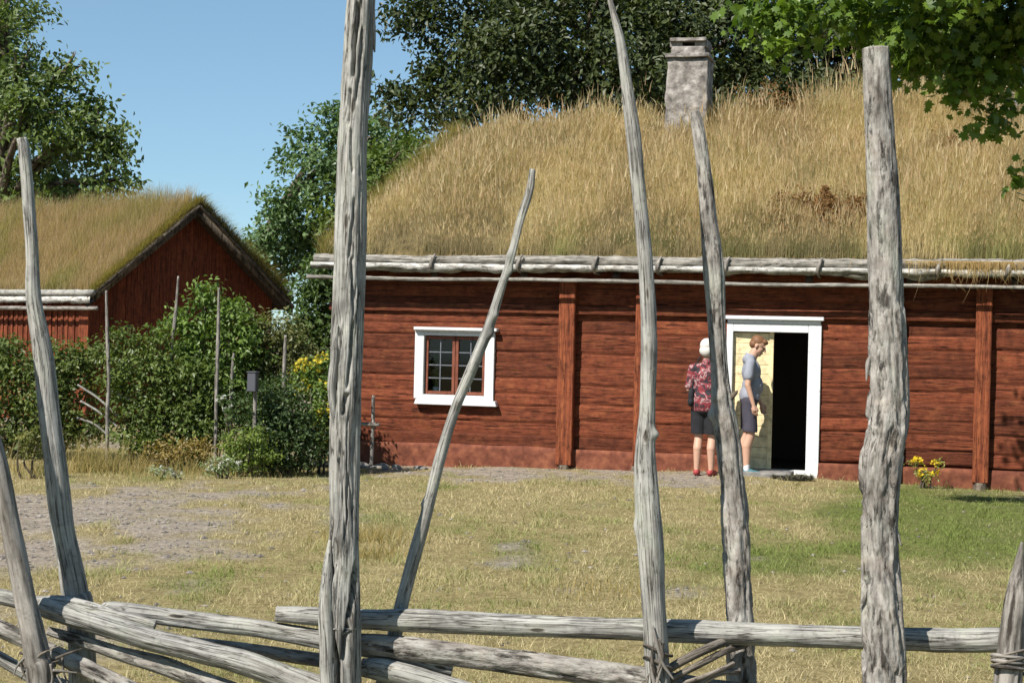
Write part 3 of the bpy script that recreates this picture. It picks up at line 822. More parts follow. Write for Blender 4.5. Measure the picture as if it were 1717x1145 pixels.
base, h, c0, c1, lean = roof_grass(NB, u_l + .1, u_l + 1.1, u_r, eave_y + .10, ez + rise * .08, RY, RZ)
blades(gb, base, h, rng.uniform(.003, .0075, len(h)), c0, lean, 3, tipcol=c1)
# tall pale stalks standing above the rest
n = 16000
base2, h2, d0, d1, lean2 = roof_grass(n, u_l + .1, u_l + 1.1, u_r, eave_y + .2, ez + rise * .15, RY, RZ)
n = len(h2); h2 = h2 * rng.uniform(1.15, 1.75, n)
blades(gb, base2, h2, rng.uniform(.003, .006, n), lerp((.46, .36, .19), (.40, .28, .15), rng.random(n)), lean2 * 1.1, 3)
tip = base2.copy(); tip[:, :2] += lean2 * 1.1 * h2[:, None]; tip[:, 2] += h2 * .82
blades(gb, tip, h2 * .22 + .03, rng.uniform(.010, .020, n), lerp((.50, .33, .20), (.72, .60, .40), rng.random(n)), lean2 * 1.6, 2)
# seed heads
k = rng.random(len(h)) < .30
tip = base[k].copy(); tip[:, :2] += lean[k] * h[k][:, None]; tip[:, 2] += h[k] * .85
sh_col = lerp((.42, .28, .16), (.66, .53, .32), rng.random(k.sum())) * 1.0
blades(gb, tip, h[k] * .22 + .02, rng.uniform(.008, .016, k.sum()), sh_col, lean[k] * 1.6, 2)
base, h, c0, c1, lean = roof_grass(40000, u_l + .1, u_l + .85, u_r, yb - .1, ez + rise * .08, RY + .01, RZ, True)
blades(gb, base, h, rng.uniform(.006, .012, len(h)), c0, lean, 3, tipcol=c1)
# verge fringe at left gable
n = 5000
t = rng.random(n) ; fb_ = np.stack([u_l + .10 + .72 * t + rng.normal(0, .05, n), eave_y + .1 + (RY - eave_y - .1) * t, ez + rise * .08 + (RZ - ez) * t + .03], -1)
blades(gb, fb_, rng.uniform(.12, .38, n), rng.uniform(.006, .011, n), lerp((.42, .31, .12), (.20, .20, .06), rng.random(n)), rng.normal(0, .4, (n, 2)) + np.array([-.2, 0]), 3)
# drooping tufts over the eave on the right
n = 1500
u = rng.normal(W(1640, 440, eave_y)[0], .50, n); fb_ = np.stack([u, np.full(n, eave_y - .085) + rng.normal(0, .015, n), np.full(n, ez + .10)], -1)
hd_ = rng.gamma(2, .07, n) * np.where(rng.random(n) < .5, 1.0, .4 )
gq = Bag(); blades(gb, fb_, -hd_ * .9, rng.uniform(.005, .009, n), lerp((.45, .30, .12), (.56, .42, .22), rng.random(n)), np.stack([rng.normal(0, .3, n), rng.uniform(.1, .5, n)], -1), 3)
go = gb.obj('roof_grass', M['straw'], roof); go['kind'] = 'stuff'
# rust brown dock weeds
wb = Bag()
for (px, py, sx, n, hh_) in ((1385, 378, .75, 12000, .33), (1600, 250, .5, 1400, .26), (1660, 280, .4, 900, .24), (1260, 182, .5, 1200, .45), (1330, 175, .5, 1200, .5), (900, 190, .6, 300, .35)):
    u, y, z = roof_pt(px, py)
    p = np.stack([rng.normal(u, sx * .55, n), rng.normal(y, .16, n), np.zeros(n)], -1)
    p[:, 2] = ez + rise * (p[:, 1] - eave_y) + .10 + hh_ * rng.random(n) ** .8 * (.25 + 1.5 * fbm(np.stack([p[:, 0] * 5, p[:, 1] * 5, p[:, 0] * 0], -1), 87, 2))
    leaves(wb, p, rng.normal(size=(n, 3)) + np.array([0, -.6, .5]), rng.uniform(.03, .085, n), lerp((.22, .11, .045), (.44, .26, .11), rng.random(n)), .35)
wo = wb.obj('weeds', M['blade'], roof, smooth=False); wo['kind'] = 'stuff'; wo['label'] = 'rusty brown dock weeds among the roof grass'
# turf log, hooks, birch bark, pole
ev = Bag()
def ulog(name, mat, u0, u1, y, z, r, parent, seed, nl=160, ns=14, sag=0, **kw):
    n = 9
    us = np.linspace(u0, u1, n)
    pts = [(u, y + .012 * math.sin(u * 2 + seed), z - sag * (u - u0) + .010 * math.sin(u * 1.3 + seed * 2)) for u in us]
    V, Fs, tc = tube_vf(pts, [r * random.uniform(.9, 1.1) for _ in us], nl, ns, wood_disp(seed, **kw), seed)
    b = Bag(); b.add(V, Fs, None, tc[:, [2, 0, 1]]); return b.obj(name, mat, parent)
ulog('turf_log', M['eavelog'], u_l, u_r, eave_y + .02, ez + .055, .066, roof, 5, nl=420, ns=20, groove=.20, knob=.22, fine=.10)
bk = Bag()
na = 520; us = np.linspace(u_l - .02, u_r, na)
for lay in range(2):
    rag = .045 + .050 * fbm(np.stack([us * 5, us * 0, us * 0 + lay], -1), 71, 3) + .16 * np.maximum(0, fbm(np.stack([us * 1.4, us * 0, us * 0 + 9 + lay], -1), 73, 2) - .48)
    zt = np.full(na, ez + .0 - lay * .018)
    yf = eave_y - .075 + lay * .03 + .02 * (vnoise(np.stack([us * 9, us * 0, us * 0 + lay], -1), 75) - .5) + .05 * (fbm(np.stack([us * 2.5, us * 0, us * 0 + 4 + lay], -1), 78, 3) - .5)
    rows = [np.stack([us, np.full(na, eave_y + .05), zt - .004], -1), np.stack([us, yf + .012, zt], -1), np.stack([us, yf, zt - .012], -1), np.stack([us, yf + .004, zt - rag], -1), np.stack([us, yf + .012, zt - rag + .003], -1), np.stack([us, np.full(na, eave_y + .05), zt - .03], -1)]
    V = np.stack(rows, 0).reshape(-1, 3)
    i = np.arange(5)[:, None]; j = np.arange(na - 1)[None, :]
    Q = np.stack([i * na + j, i * na + j + 1, (i + 1) * na + j + 1, (i + 1) * na + j], -1).reshape(-1, 4)
    bk.add(V, Q, (1, 1, 1) if lay == 0 else (.6, .56, .5))
bk.obj('birch_bark', M['birchbark'], roof)
pz0 = W(515, 464, eave_y - .03); pz1 = W(1717, 483, eave_y - .03)
usl = (pz0[1] - pz1[1]) / (pz1[0] - pz0[0])
ulog('eave_pole', M['eavelog'], pz0[0], u_r + .2, eave_y - .03, pz0[1], .027, roof, 8, 260, 10, sag=usl, groove=.08, knob=.20)
for px in (722, 868, 995, 1102, 1216, 1372, 1572, 1690):
    u, _ = W(px, 440, eave_y - .1)
    V, Fs, tc = tube_vf([(u, eave_y + .3, ez - .10), (u, eave_y - .02, ez - .085), (u, eave_y - .10, ez - .02), (u + .02, eave_y - .085, ez + .06), (u + .05, eave_y - .06, ez + .125)], [.022, .024, .03, .022, .013], 22, 8, wood_disp(px, .05, .12), px % 7)
    b = Bag(); b.add(V, Fs, None, tc); b.obj('turf_hook', M['darkpole'], roof)
# rafters under the eave
u = uL + .3
while u < uR:
    V, Fs, tc = tube_vf([(u, eave_y + .08, ez - .15), (u, .5, ez - .15 + rise * (.5 - eave_y - .08))], [.05, .05], 8, 8, None, 1)
    b = Bag(); b.add(V, Fs, None, tc); b.obj('rafter', M['darkwood'], roof); u += 1.25
# chimney
cu0, _ = W(1114, 150, 2.95); cu1, _ = W(1188, 150, 2.95)
cz0 = ez + rise * (2.95 - eave_y); cz_b = W(1150, 96, 2.95)[1]; cz_t = W(1150, 60, 2.95)[1]
ch = Bag()
def rough_box(bag, a, b_, n=10, amp=.02, taper=0, seed=0, tone=1.0):
    bm = bmesh.new(); bmesh.ops.create_cube(bm, size=1); bmesh.ops.subdivide_edges(bm, edges=list(bm.edges), cuts=n, use_grid_fill=True)
    bm.verts.index_update()
    Vn = np.array([v.co[:] for v in bm.verts]); Fs = [[v.index for v in f.verts] for f in bm.faces]; bm.free()
    a, b_ = np.array(a, float), np.array(b_, float)
    rad = 1 - .0 * Vn[:, 0]
    V = (a + b_) / 2 + Vn * (b_ - a)
    c = (a + b_) / 2
    k = 1 - taper * (Vn[:, 2] + .5)
    V[:, 0] = c[0] + (V[:, 0] - c[0]) * k; V[:, 1] = c[1] + (V[:, 1] - c[1]) * k
    d = Vn / np.linalg.norm(Vn, axis=1)[:, None]
    V += d * (amp * 2 * (fbm(V * 6 + seed, seed, 3) - .5))[:, None]
    bag.add(V, Fs, (tone,) * 3)
rough_box(ch, (cu0, 2.95, cz0 - .1), (cu1, 3.65, cz_b), 22, .035, .09, 1)
co = ch.obj('chimney', M['stone'], HX)
cp = Bag(); cm = (cu0 + cu1) / 2; hw_ = (cu1 - cu0) / 2
rough_box(cp, (cm - hw_ * .99, 2.93, cz_b + .001), (cm + hw_ * .99, 3.67, cz_b + .055), 8, .016, 0, 2)
rough_box(cp, (cm - hw_ * .78, 3.0, cz_b + .056), (cm + hw_ * .78, 3.58, cz_b + .17), 8, .016, .05, 3)
for s_ in (-1, 1):
    rough_box(cp, (cm + s_ * hw_ * .55 - .09, 3.02, cz_b + .165), (cm + s_ * hw_ * .55 + .09, 3.56, cz_b + .25), 5, .016, 0, 4 + s_)
rough_box(cp, (cm - hw_ * .82, 2.96, cz_b + .245), (cm + hw_ * .82, 3.62, cz_b + .295), 8, .018, 0, 6)
cp.obj('chimney_cap', M['stone'], co)

# ------------------------------------------------------------------ small barn at the left
BY = 28.0
bc = P(150, 520, BY)
BN = thing('turf_barn', 'small red board barn with a grassy turf roof, its shaded gable facing the bushes', 'barn', (bc.x, bc.y, 0), R(49))
bw, bl, bez, brz = 4.15, 9.0, 2.38, 3.96
wv = Bag()
def boards_x(bag, x0, x1, y, zt, z0=-.3):
    x = x0
    while x < x1 - .02:
        w_ = min(random.uniform(.15, .21), x1 - x); xm = x + w_ / 2
        za, zb = zt(x + .003), zt(x + w_ - .003); yo = y - random.uniform(.0, .012); t_ = random.uniform(.75, 1.15)
        V = [(x + .003, yo, z0), (x + w_ - .003, yo, z0), (x + w_ - .003, yo, zb), (x + .003, yo, za)]
        V += [(a, y + .03, c) for a, b2, c in V]
        bag.add(V, [[0, 1, 2, 3], [4, 7, 6, 5], [0, 4, 5, 1], [1, 5, 6, 2], [2, 6, 7, 3], [3, 7, 4, 0]], (t_,) * 3, np.array(V) + np.array([0, 0, random.random() * 9]))
        x += w_
zt = lambda x: bez + (brz - bez) * (1 - abs(x - bw / 2) / (bw / 2)) - .06
boards_x(wv, .0, bw, 0, zt)
wv.obj('gable_wall', M['redv'], BN, smooth=False)
lv = Bag()
y = .04
while y < bl:
    w_ = random.uniform(.15, .21); t_ = random.uniform(.85, 1.2)
    box(lv, (-.03 - random.uniform(0, .01), y + .002, -.3), (.02, y + w_ - .004, bez + .02), .003, (t_,) * 3)
    box(lv, (-.058, y + w_ - .03, -.3), (-.028, y + w_ + .03, bez + .01), .003, (t_ * 1.05,) * 3)
    y += w_
box(lv, (-.06, -.05, -.3), (-.012, .16, bez), .006, (1.15,) * 3)
box(lv, (.03, .05, -.3), (bw - .03, .08, bez - .1), 0); box(lv, (bw - .05, .08, -.3), (bw, bl, bez), 0); box(lv, (.03, bl, -.3), (bw, bl + .03, bez), 0)
lv.obj('long_wall', M['redv'], BN, smooth=False)
br_ = Bag(); ov = .22; gv = -.30
sl_ = (brz - bez) / (bw / 2)
def bslab(bag, sgn, th, lift, y0=gv, y1=bl + .3):
    xe = -ov if sgn < 0 else bw + ov
    ze = bez - sl_ * ov
    V = [(xe, y0, ze + lift), (bw / 2, y0, brz + lift), (bw / 2, y1, brz + lift), (xe, y1, ze + lift)]
    V += [(a, b2, c - th) for a, b2, c in V]
    bag.add(V, [[0, 1, 2, 3], [7, 6, 5, 4], [0, 4, 5, 1], [1, 5, 6, 2], [2, 6, 7, 3], [3, 7, 4, 0]])
bslab(br_, -1, .06, 0); bslab(br_, 1, .06, 0.001)
bro = br_.obj('turf_roof', M['darkwood'], BN, smooth=False)
bt = Bag()
for sgn in (-1, 1):
    na, nb = 60, 24
    A, B_ = np.meshgrid(np.linspace(0, 1, na), np.linspace(0, 1, nb))
    xe = -ov + .06 if sgn < 0 else bw + ov - .06
    X = xe + (bw / 2 - xe) * B_; Yv = gv + .05 + (bl + .2 - gv) * A
    Zb = bez - sl_ * ov + (brz - bez + sl_ * ov) * B_
    e = np.minimum(np.minimum(A / .03, B_ / .06), 1)
    Zg = Zb + .13 * np.sqrt(np.clip(e, 0, 1)) + .06 * (fbm(np.stack([X * 2, Yv * 2, X * 0], -1), 5, 2) - .5) * e + .012
    V = np.stack([X, Yv, Zg], -1).reshape(-1, 3)
    i = np.arange(nb - 1)[:, None]; j = np.arange(na - 1)[None, :]
    bt.add(V, np.stack([i * na + j, i * na + j + 1, (i + 1) * na + j + 1, (i + 1) * na + j], -1).reshape(-1, 4))
bt.obj('turf', M['turf'], bro)
vb = Bag()
for sgn in (-1, 1):
    n = 12
    for q in range(3):
        a0, a1 = q / 3 - .01, (q + 1) / 3 + .02
        xe = -ov - .04 if sgn < 0 else bw + ov + .04
        ze = bez - sl_ * (ov + .04)
        f = lambda t: np.array([xe + (bw / 2 - xe) * t, gv - .035 - .012 * q, ze + (brz - ze) * t + .03])
        p0, p1 = f(max(0, a0)), f(min(1, a1))
        V, Fs, tc = tube_vf([p0, (p0 + p1) / 2 + rng.normal(0, .01, 3), p1], [.034, .04, .03], 30, 8, wood_disp(q + 40, .16, .25), q)
        vb.add(V, Fs, None, tc)
    dx_ = (bw / 2 - xe); dz_ = brz - ze
    for (ya, yb_) in ((gv - .022, gv + .03),):
        V = [(xe, ya, ze - .13), (xe, ya, ze + .07), (bw / 2, ya, brz + .07), (bw / 2, ya, brz - .13)]
        V += [(a, yb_, c) for a, b2, c in V]
        vb.add(V, [[0, 1, 2, 3], [7, 6, 5, 4], [0, 4, 5, 1], [1, 5, 6, 2], [2, 6, 7, 3], [3, 7, 4, 0]], (.8,) * 3)
vb.obj('verge_board', M['bark'], bro)
bg = Bag()
for sgn, n in ((-1, 50000), (1, 9000)):
    q = rng.random(n); Yv = gv + .05 + (bl + .2 - gv) * rng.random(n) ** (1.0 if sgn < 0 else 1.0)
    xe = -ov + .08 if sgn < 0 else bw + ov - .08
    X = xe + (bw / 2 - xe) * q; Zb = bez - sl_ * ov + (brz - bez + sl_ * ov) * q + .1
    nn = fbm(np.stack([X * 1.2, Yv * 1.0, X * 0], -1), 81, 3)
    hgt = (.13 + .25 * nn + .10 * q) * rng.uniform(.5, 1.2, n)
    gt = np.clip(st(nn, .42, .62) * .8 * (1 - q * .5) + rng.normal(.12, .15, n), 0, .9)
    rd_ = lerp((.42, .29, .16), (.24, .225, .075), gt) * rng.uniform(.75, 1.2, n)[:, None]
    tp = lerp((.54, .38, .26), (.42, .37, .17), gt) * rng.uniform(.8, 1.2, n)[:, None]
    blades(bg, np.stack([X, Yv, Zb], -1), hgt * 1.12, rng.uniform(.006, .012, n), rd_, rng.normal(0, .22, (n, 2)) + np.array([.1, 0]), 3, tipcol=tp)
n = 5000
for sgn in (-1, 1):
    q = rng.random(n); xe = -ov + .05 if sgn < 0 else bw + ov - .02
    X = xe + (bw / 2 - xe) * q; Zb = bez - sl_ * ov + (brz - bez + sl_ * ov) * q + .10
    blades(bg, np.stack([X, gv + rng.normal(.02, .04, n), Zb], -1), rng.uniform(.05, .26, n) * (1 if sgn > 0 else .7), rng.uniform(.009, .016, n), lerp((.36, .25, .12), (.18, .18, .06), rng.random(n)), rng.normal(0, .5, (n, 2)) + np.array([.25 * sgn, -.35]), 3)
o = bg.obj('roof_grass', M['straw'], bro); o['kind'] = 'stuff'
be = Bag()
ys = np.linspace(gv - .1, bl, 160)
rag = .075 + .05 * fbm(np.stack([ys * 4, ys * 0, ys * 0], -1), 83, 3)
xe = -ov - .05; ze = bez - sl_ * ov + .02
rows = [np.stack([ys * 0 + xe + .12, ys, ys * 0 + ze + .05], -1), np.stack([ys * 0 + xe, ys, ys * 0 + ze + .01], -1), np.stack([ys * 0 + xe - .005, ys, ze - rag], -1), np.stack([ys * 0 + xe + .10, ys, ze - .05 + ys * 0], -1)]
V = np.stack(rows, 0).reshape(-1, 3); na = 160
i = np.arange(3)[:, None]; j = np.arange(na - 1)[None, :]
be.add(V, np.stack([i * na + j, i * na + j + 1, (i + 1) * na + j + 1, (i + 1) * na + j], -1).reshape(-1, 4), None, V[:, [1, 0, 2]])
be.obj('birch_bark', M['birchbark'], bro)
b = Bag(); V, Fs, tc = tube_vf([(xe + .03, gv - .15, ze + .08), (xe + .02, bl / 2, ze + .09), (xe + .03, bl, ze + .08)], [.055, .06, .055], 60, 10, wood_disp(3, .1, .1), 1); b.add(V, Fs, None, tc); b.obj('turf_log', M['grey'], bro)
b = Bag(); V, Fs, tc = tube_vf([(xe - .02, gv - .35, ze - .19), (xe - .03, bl / 2, ze - .20), (xe - .02, bl, ze - .19)], [.035, .04, .035], 60, 8, wood_disp(5, .1, .1), 1); b.add(V, Fs, None, tc); b.obj('eave_pole', M['darkpole'], bro)

# ------------------------------------------------------------------ roundpole fence in front
YF, YM, YB = 3.28, 3.375, 3.475
fl = P(860, 1890, YM)
FN = thing('roundpole_fence', 'weathered grey roundpole fence with tall uneven stakes across the foreground', 'fence', (fl.x, fl.y, 0))
FO = np.array([fl.x, fl.y, 0])
def fpole(name, pts, dep, mat, seed, nl=220, ns=40, label=None, parent=FN, **kw):
    """pts: (px, py, width px[, depth offset])"""
    W3, rad = [], []
    for p in pts:
        d = dep + (p[3] if len(p) > 3 else 0)
        W3.append(np.array(P(p[0], p[1], d)) - FO); rad.append(p[2] / 2 / F * d)
    V, Fs, tc = tube_vf(W3, rad, nl, ns, wood_disp(seed, **kw), seed)
    b = Bag(); b.add(V, Fs, None, tc)
    o = b.obj(name, mat, parent)
    if label: o['label'] = label
    return o
# stakes, left to right
fpole('stake', [(-74, 462, 22), (-58, 550, 34), (-40, 650, 36), (-20, 722, 35), (0, 790, 33), (22, 900, 33), (42, 1000, 36), (62, 1100, 42), (70, 1200, 44), (90, 1900, 46)], YF - .02, M['darkpole'], 11, groove=.06, knob=.16, label='brown grey leaning stake at the far left')
fpole('stake', [(36, 232, 17), (41, 262, 20), (52, 400, 21), (56, 500, 25), (71, 590, 33), (82, 690, 36), (94, 790, 37), (104, 880, 36), (116, 940, 38), (126, 1000, 42), (138, 1100, 44), (160, 1900, 48)], 3.40, M['grey'], 12, nl=320, groove=.07, knob=.14, label='grey stake with a forked top, dark in its lower half')
MC = [(.20, 1.5, .37, 1.35, .55, .15), (.25, 1.95, .42, 1.75, .3, .10), (.38, 1.25, .46, 1.3, .35, .14), (.46, 1.5, .56, 1.7, .25, .09), (.60, 1.9, .74, 1.5, .25, .09), (.72, 1.75, .82, 1.95, .3, .1),
      (.86, 1.25, 1.08, .72, .4, .11), (.85, 2.05, 1.0, 1.75, .35, .10), (1.0, 1.75, 1.05, 1.6, .3, .16), (1.27, .70, 1.46, 1.05, .6, .13), (1.44, 1.0, 1.56, 1.55, .6, .15), (1.34, 2.6, 1.56, 1.7, .5, .14), (1.54, 1.5, 1.7, 1.75, .5, .14),
      (.44, 1.1, .84, 1.3, .12, .05), (1.02, 1.9, 1.32, 1.85, .15, .05), (1.05, 1.3, 1.4, 1.35, .14, .05), (.5, 2.2, .9, 2.3, .14, .05), (.1, 1.0, .5, .95, .1, .05), (1.1, .9, 1.3, .7, .12, .06)]
main = fpole('stake', [(608, -160, 44), (605, 0, 46), (598, 130, 47), (591, 260, 50), (588, 400, 54), (584, 520, 52), (580, 640, 52), (577, 760, 48), (577, 880, 50), (574, 960, 60), (571, 1040, 72), (571, 1145, 72), (570, 1900, 78)], YF, M['grey'], 23, nl=760, ns=104, groove=.12, knob=.08, cuts=MC, label='thick split grey stake with a deep crack near its foot', knots=((1.3, 1.2, .25, .03), (.25, 1.0, .2, .05)))
# splinter halves flanking the foot of the split stake
fpole('splinter', [(553, 905, 5, -.002), (549, 950, 16, -.004), (546, 1020, 24, -.006), (549, 1090, 26, -.006), (553, 1200, 26, -.004)], YF - .025, M['grey'], 24, 120, 24, parent=main, groove=.10, knob=.06)
fpole('splinter', [(566, 545, 3), (561, 600, 12), (556, 650, 14), (560, 700, 8), (566, 720, 3)], YF - .022, M['grey'], 26, 90, 18, parent=main, groove=.10, knob=.08)
fpole('splinter', [(622, -20, 7), (624, 20, 9), (626, 60, 8), (628, 88, 3)], YF - .002, M['darkpole'], 27, 60, 14, parent=main, groove=.16, knob=.2)
fpole('stake', [(893, 284, 9, -.02), (888, 320, 13, -.02), (872, 372, 14, -.02), (856, 435, 15, -.02), (838, 490, 15, -.02), (818, 552, 17, -.015), (790, 622, 19, -.01), (762, 690, 18, -.01), (738, 770, 20, -.005), (718, 850, 19), (698, 920, 22), (676, 1000, 23), (655, 1090, 25, .005), (560, 1480, 28, .01), (470, 1900, 30, .01)], 3.42, M['grey'], 14, nl=520, ns=32, groove=.06, knob=.20, label='thin crooked stick leaning to the right', knots=((.19, .9, .5, .012), (.32, 2.2, .5, .010), (.52, 1.6, .45, .012), (.75, .3, .4, .01), (.36, 2.8, .45, .01), (.22, 3.0, .5, .01)))
fpole('stake', [(1010, -60, 6), (1024, 5, 9), (1040, 70, 16), (1052, 150, 20), (1062, 225, 25), (1072, 330, 24), (1082, 440, 25), (1088, 560, 27), (1086, 680, 26), (1083, 760, 34), (1085, 830, 40), (1091, 920, 42), (1096, 1010, 38), (1101, 1100, 40), (1106, 1250, 42), (1112, 1900, 46)], YF, M['grey'], 15, nl=460, groove=.055, knob=.07, label='slim grey stake tapering to a point, with a notch below its middle', knots=((.97, 2.6, .55, .010), (1.16, -.2, .22, .02)))
fpole('stake', [(1165, 186, 14), (1170, 215, 21), (1181, 290, 24), (1188, 370, 29), (1196, 450, 36), (1202, 540, 30), (1207, 620, 29), (1212, 690, 40), (1222, 745, 42), (1229, 820, 42), (1235, 900, 45), (1239, 1000, 42), (1242, 1100, 46), (1246, 1250, 48), (1256, 1900, 52)], YB, M['greybark'], 16, nl=620, ns=56, groove=.07, knob=.10, scaly=.15, sfrom=.55, label='rough bark stake with broken top standing in front of the two visitors', knots=((.62, 1.2, .25, .015), (.66, .2, .4, .012)))
fpole('stub', [(1210, 676, 16), (1222, 668, 12), (1232, 660, 8), (1237, 655, 3)], YB - .01, M['bark'], 36, 30, 14, parent=FN.children[-1], groove=.1, knob=.1)
fpole('stake', [(1469, 81, 43), (1470, 110, 44), (1474, 200, 48), (1479, 300, 52), (1482, 400, 56), (1485, 520, 58), (1489, 620, 60), (1488, 700, 66), (1477, 780, 66), (1474, 870, 58), (1477, 960, 60), (1482, 1060, 66), (1484, 1145, 68), (1488, 1300, 70), (1496, 1900, 74)], YF, M['greybark'], 17, nl=760, ns=90, groove=.05, knob=.06, scaly=.20, sfrom=.50, label='thickest stake, flat sawn top and ragged peeling bark')
fpole('stake', [(1714, 908, 4), (1709, 945, 16), (1704, 1000, 34), (1696, 1080, 42), (1690, 1150, 46), (1680, 1300, 50), (1660, 1900, 54)], YF, M['darkpole'], 18, groove=.10, knob=.10, label='dark pointed stake at the right edge')
# rails
fpole('rail', [(463, 1028, 26), (500, 1031, 30), (620, 1038, 34), (700, 1040, 38), (900, 1049, 36), (1060, 1054, 37), (1150, 1058, 38), (1300, 1064, 37), (1480, 1070, 38), (1600, 1073, 40), (1676, 1072, 40), (1700, 1073, 34), (1830, 1080, 34), (2400, 1100, 28)], YM, M['grey'], 41, 420, 36, groove=.045, knob=.05, label='straight top rail to the right of the split stake')
fpole('rail', [(66, 1014, 22), (78, 1018, 34), (160, 1043, 38), (250, 1071, 38), (340, 1093, 37), (420, 1113, 42), (520, 1150, 44), (700, 1212, 44), (900, 1290, 44)], YM - .045, M['grey'], 42, 360, 40, groove=.08, knob=.14)
fpole('rail', [(172, 1020, 22), (200, 1023, 30), (330, 1040, 32), (430, 1052, 30), (535, 1070, 32), (640, 1090, 32), (760, 1118, 32)], YM + .005, M['grey'], 43, 300, 36, groove=.08, knob=.12)
fpole('rail', [(-60, 985, 26), (0, 1000, 26), (60, 1012, 26), (110, 1013, 26), (180, 1028, 22), (260, 1050, 20)], YM - .03, M['grey'], 44, 200, 24, groove=.06, knob=.08)
fpole('rail', [(80, 1056, 14), (130, 1071, 20), (200, 1095, 22), (270, 1115, 30), (330, 1138, 33), (420, 1172, 34), (640, 1260, 36)], YM - .02, M['greybark'], 45, 280, 36, groove=.09, knob=.16, scaly=.08)
fpole('rail', [(-50, 1030, 26), (20, 1062, 28), (90, 1095, 28), (160, 1128, 31), (240, 1168, 33), (420, 1256, 36)], YM - .035, M['greybark'], 46, 240, 36, groove=.07, knob=.07, scaly=.10, label='rail with loose dark bark at the lower left')
fpole('rail', [(-60, 1068, 20), (0, 1103, 22), (60, 1136, 24), (140, 1166, 30), (300, 1250, 32)], YM + .03, M['grey'], 47, 160, 24, groove=.06, knob=.07)
fpole('rail', [(290, 1070, 12), (360, 1080, 18), (450, 1093, 22), (545, 1108, 24), (640, 1127, 24), (800, 1160, 24)], YM + .055, M['greybark'], 48, 200, 24, groove=.08, knob=.10, scaly=.14)
fpole('rail', [(600, 1079, 34), (640, 1082, 38), (720, 1090, 38), (850, 1107, 38), (1000, 1128, 42), (1110, 1146, 44), (1300, 1180, 44), (1500, 1220, 44)], YM - .012, M['greybark'], 49, 340, 40, groove=.08, knob=.12, scaly=.09)
fpole('rail', [(606, 1118, 30), (640, 1122, 38), (700, 1136, 38), (800, 1166, 38), (1000, 1230, 40)], YM - .03, M['grey'], 50, 200, 28, groove=.06, knob=.08)
fpole('rail', [(-60, 1130, 26), (30, 1180, 28), (200, 1270, 30)], YM, M['grey'], 51, 100, 20, groove=.06, knob=.07)
# withies
def withy(pts, dep, r, seed, mat='withy'):
    fpole('withy', [(a, b_, r, c) for a, b_, c in pts], dep, M[mat], seed, 80, 12, groove=.12, knob=.2)
withy([(1080, 1150, 0), (1110, 1128, -.02), (1150, 1104, -.02), (1190, 1085, .0), (1225, 1072, .06)], YM - .05, 15, 61)
withy([(1085, 1165, 0), (1125, 1138, -.02), (1170, 1115, -.02), (1215, 1092, .02), (1250, 1080, .10)], YM - .05, 12, 62)
withy([(1095, 1175, 0), (1140, 1148, -.02), (1190, 1130, -.01), (1230, 1112, .03)], YM - .05, 10, 63)
withy([(1140, 1175, 0), (1170, 1148, -.01), (1205, 1128, .0), (1240, 1125, .03)], YM - .04, 11, 64, 'darkpole')
def coil(cx, cy, rx, dep, turns, pitch, r, seed, mat='withy', tilt=0):
    pts = []
    for k_ in range(turns * 12 + 1):
        a_ = k_ / 12 * 2 * math.pi
        X = cx + rx * math.cos(a_) * (1 + .04 * random.random()); Yp = cy + pitch * k_ / 12 + tilt * math.cos(a_)
        pts.append((X, Yp, r, -math.sin(a_) * rx / 800 * 1.0))
    fpole('withy', pts, dep, M[mat], seed, turns * 40, 10, groove=.1, knob=.15)
coil(1691, 1098, 27, YF + .0, 3, 9, 7, 71, 'darkpole', 5)
coil(1692, 1092, 28, YF + .0, 2, 13, 5, 74, 'withy', -4)
coil(66, 1098, 25, YF, 3, 9, 7, 72, 'withy', 8)
coil(1103, 1085, 23, YF, 2, 20, 5, 73, 'withy', 14)
for k_ in range(26):
    cx = 66 + random.uniform(-35, 45); cy = 1100 + random.uniform(-8, 40)
    an = random.uniform(-2.4, .6); l_ = random.uniform(25, 60)
    fpole('twig', [(cx, cy, 5), (cx + l_ * .5 * math.cos(an) + random.uniform(-5, 5), cy - l_ * .5 * math.sin(an), 4), (cx + l_ * math.cos(an), cy - l_ * math.sin(an), 2)], YF - .035 + random.uniform(-.01, .03), M['withy' if k_ % 2 else 'darkpole'], 80 + k_, 16, 6)
for k_ in range(9):
    cx = 1100 + random.uniform(-14, 16); cy = 1055 + random.uniform(-8, 80)
    fpole('bark_strip', [(cx, cy, 3), (cx + random.uniform(-10, 12), cy + 30, 7), (cx + random.uniform(-14, 18), cy + 62, 3)], YF - .03, M['withy' if k_ % 2 else 'darkpole'], 120 + k_, 20, 6)
for k_ in range(16):
    py_ = random.uniform(560, 1110); cx = 1485 + (-10 if py_ > 750 else 0) + random.uniform(-32, 34)
    s_ = 1 if cx > 1482 else -1
    fpole('bark_strip', [(cx - s_ * 4, py_, 3), (cx, py_ + 14, random.uniform(6, 11)), (cx + s_ * random.uniform(0, 8), py_ + random.uniform(26, 44), 2)], YF - .03 + abs(cx - 1483) / 34 * .022, M['greybark'], 140 + k_, 18, 7, parent=[c for c in FN.children if c.get('label', '').startswith('thickest')][0], groove=.15, knob=.2)

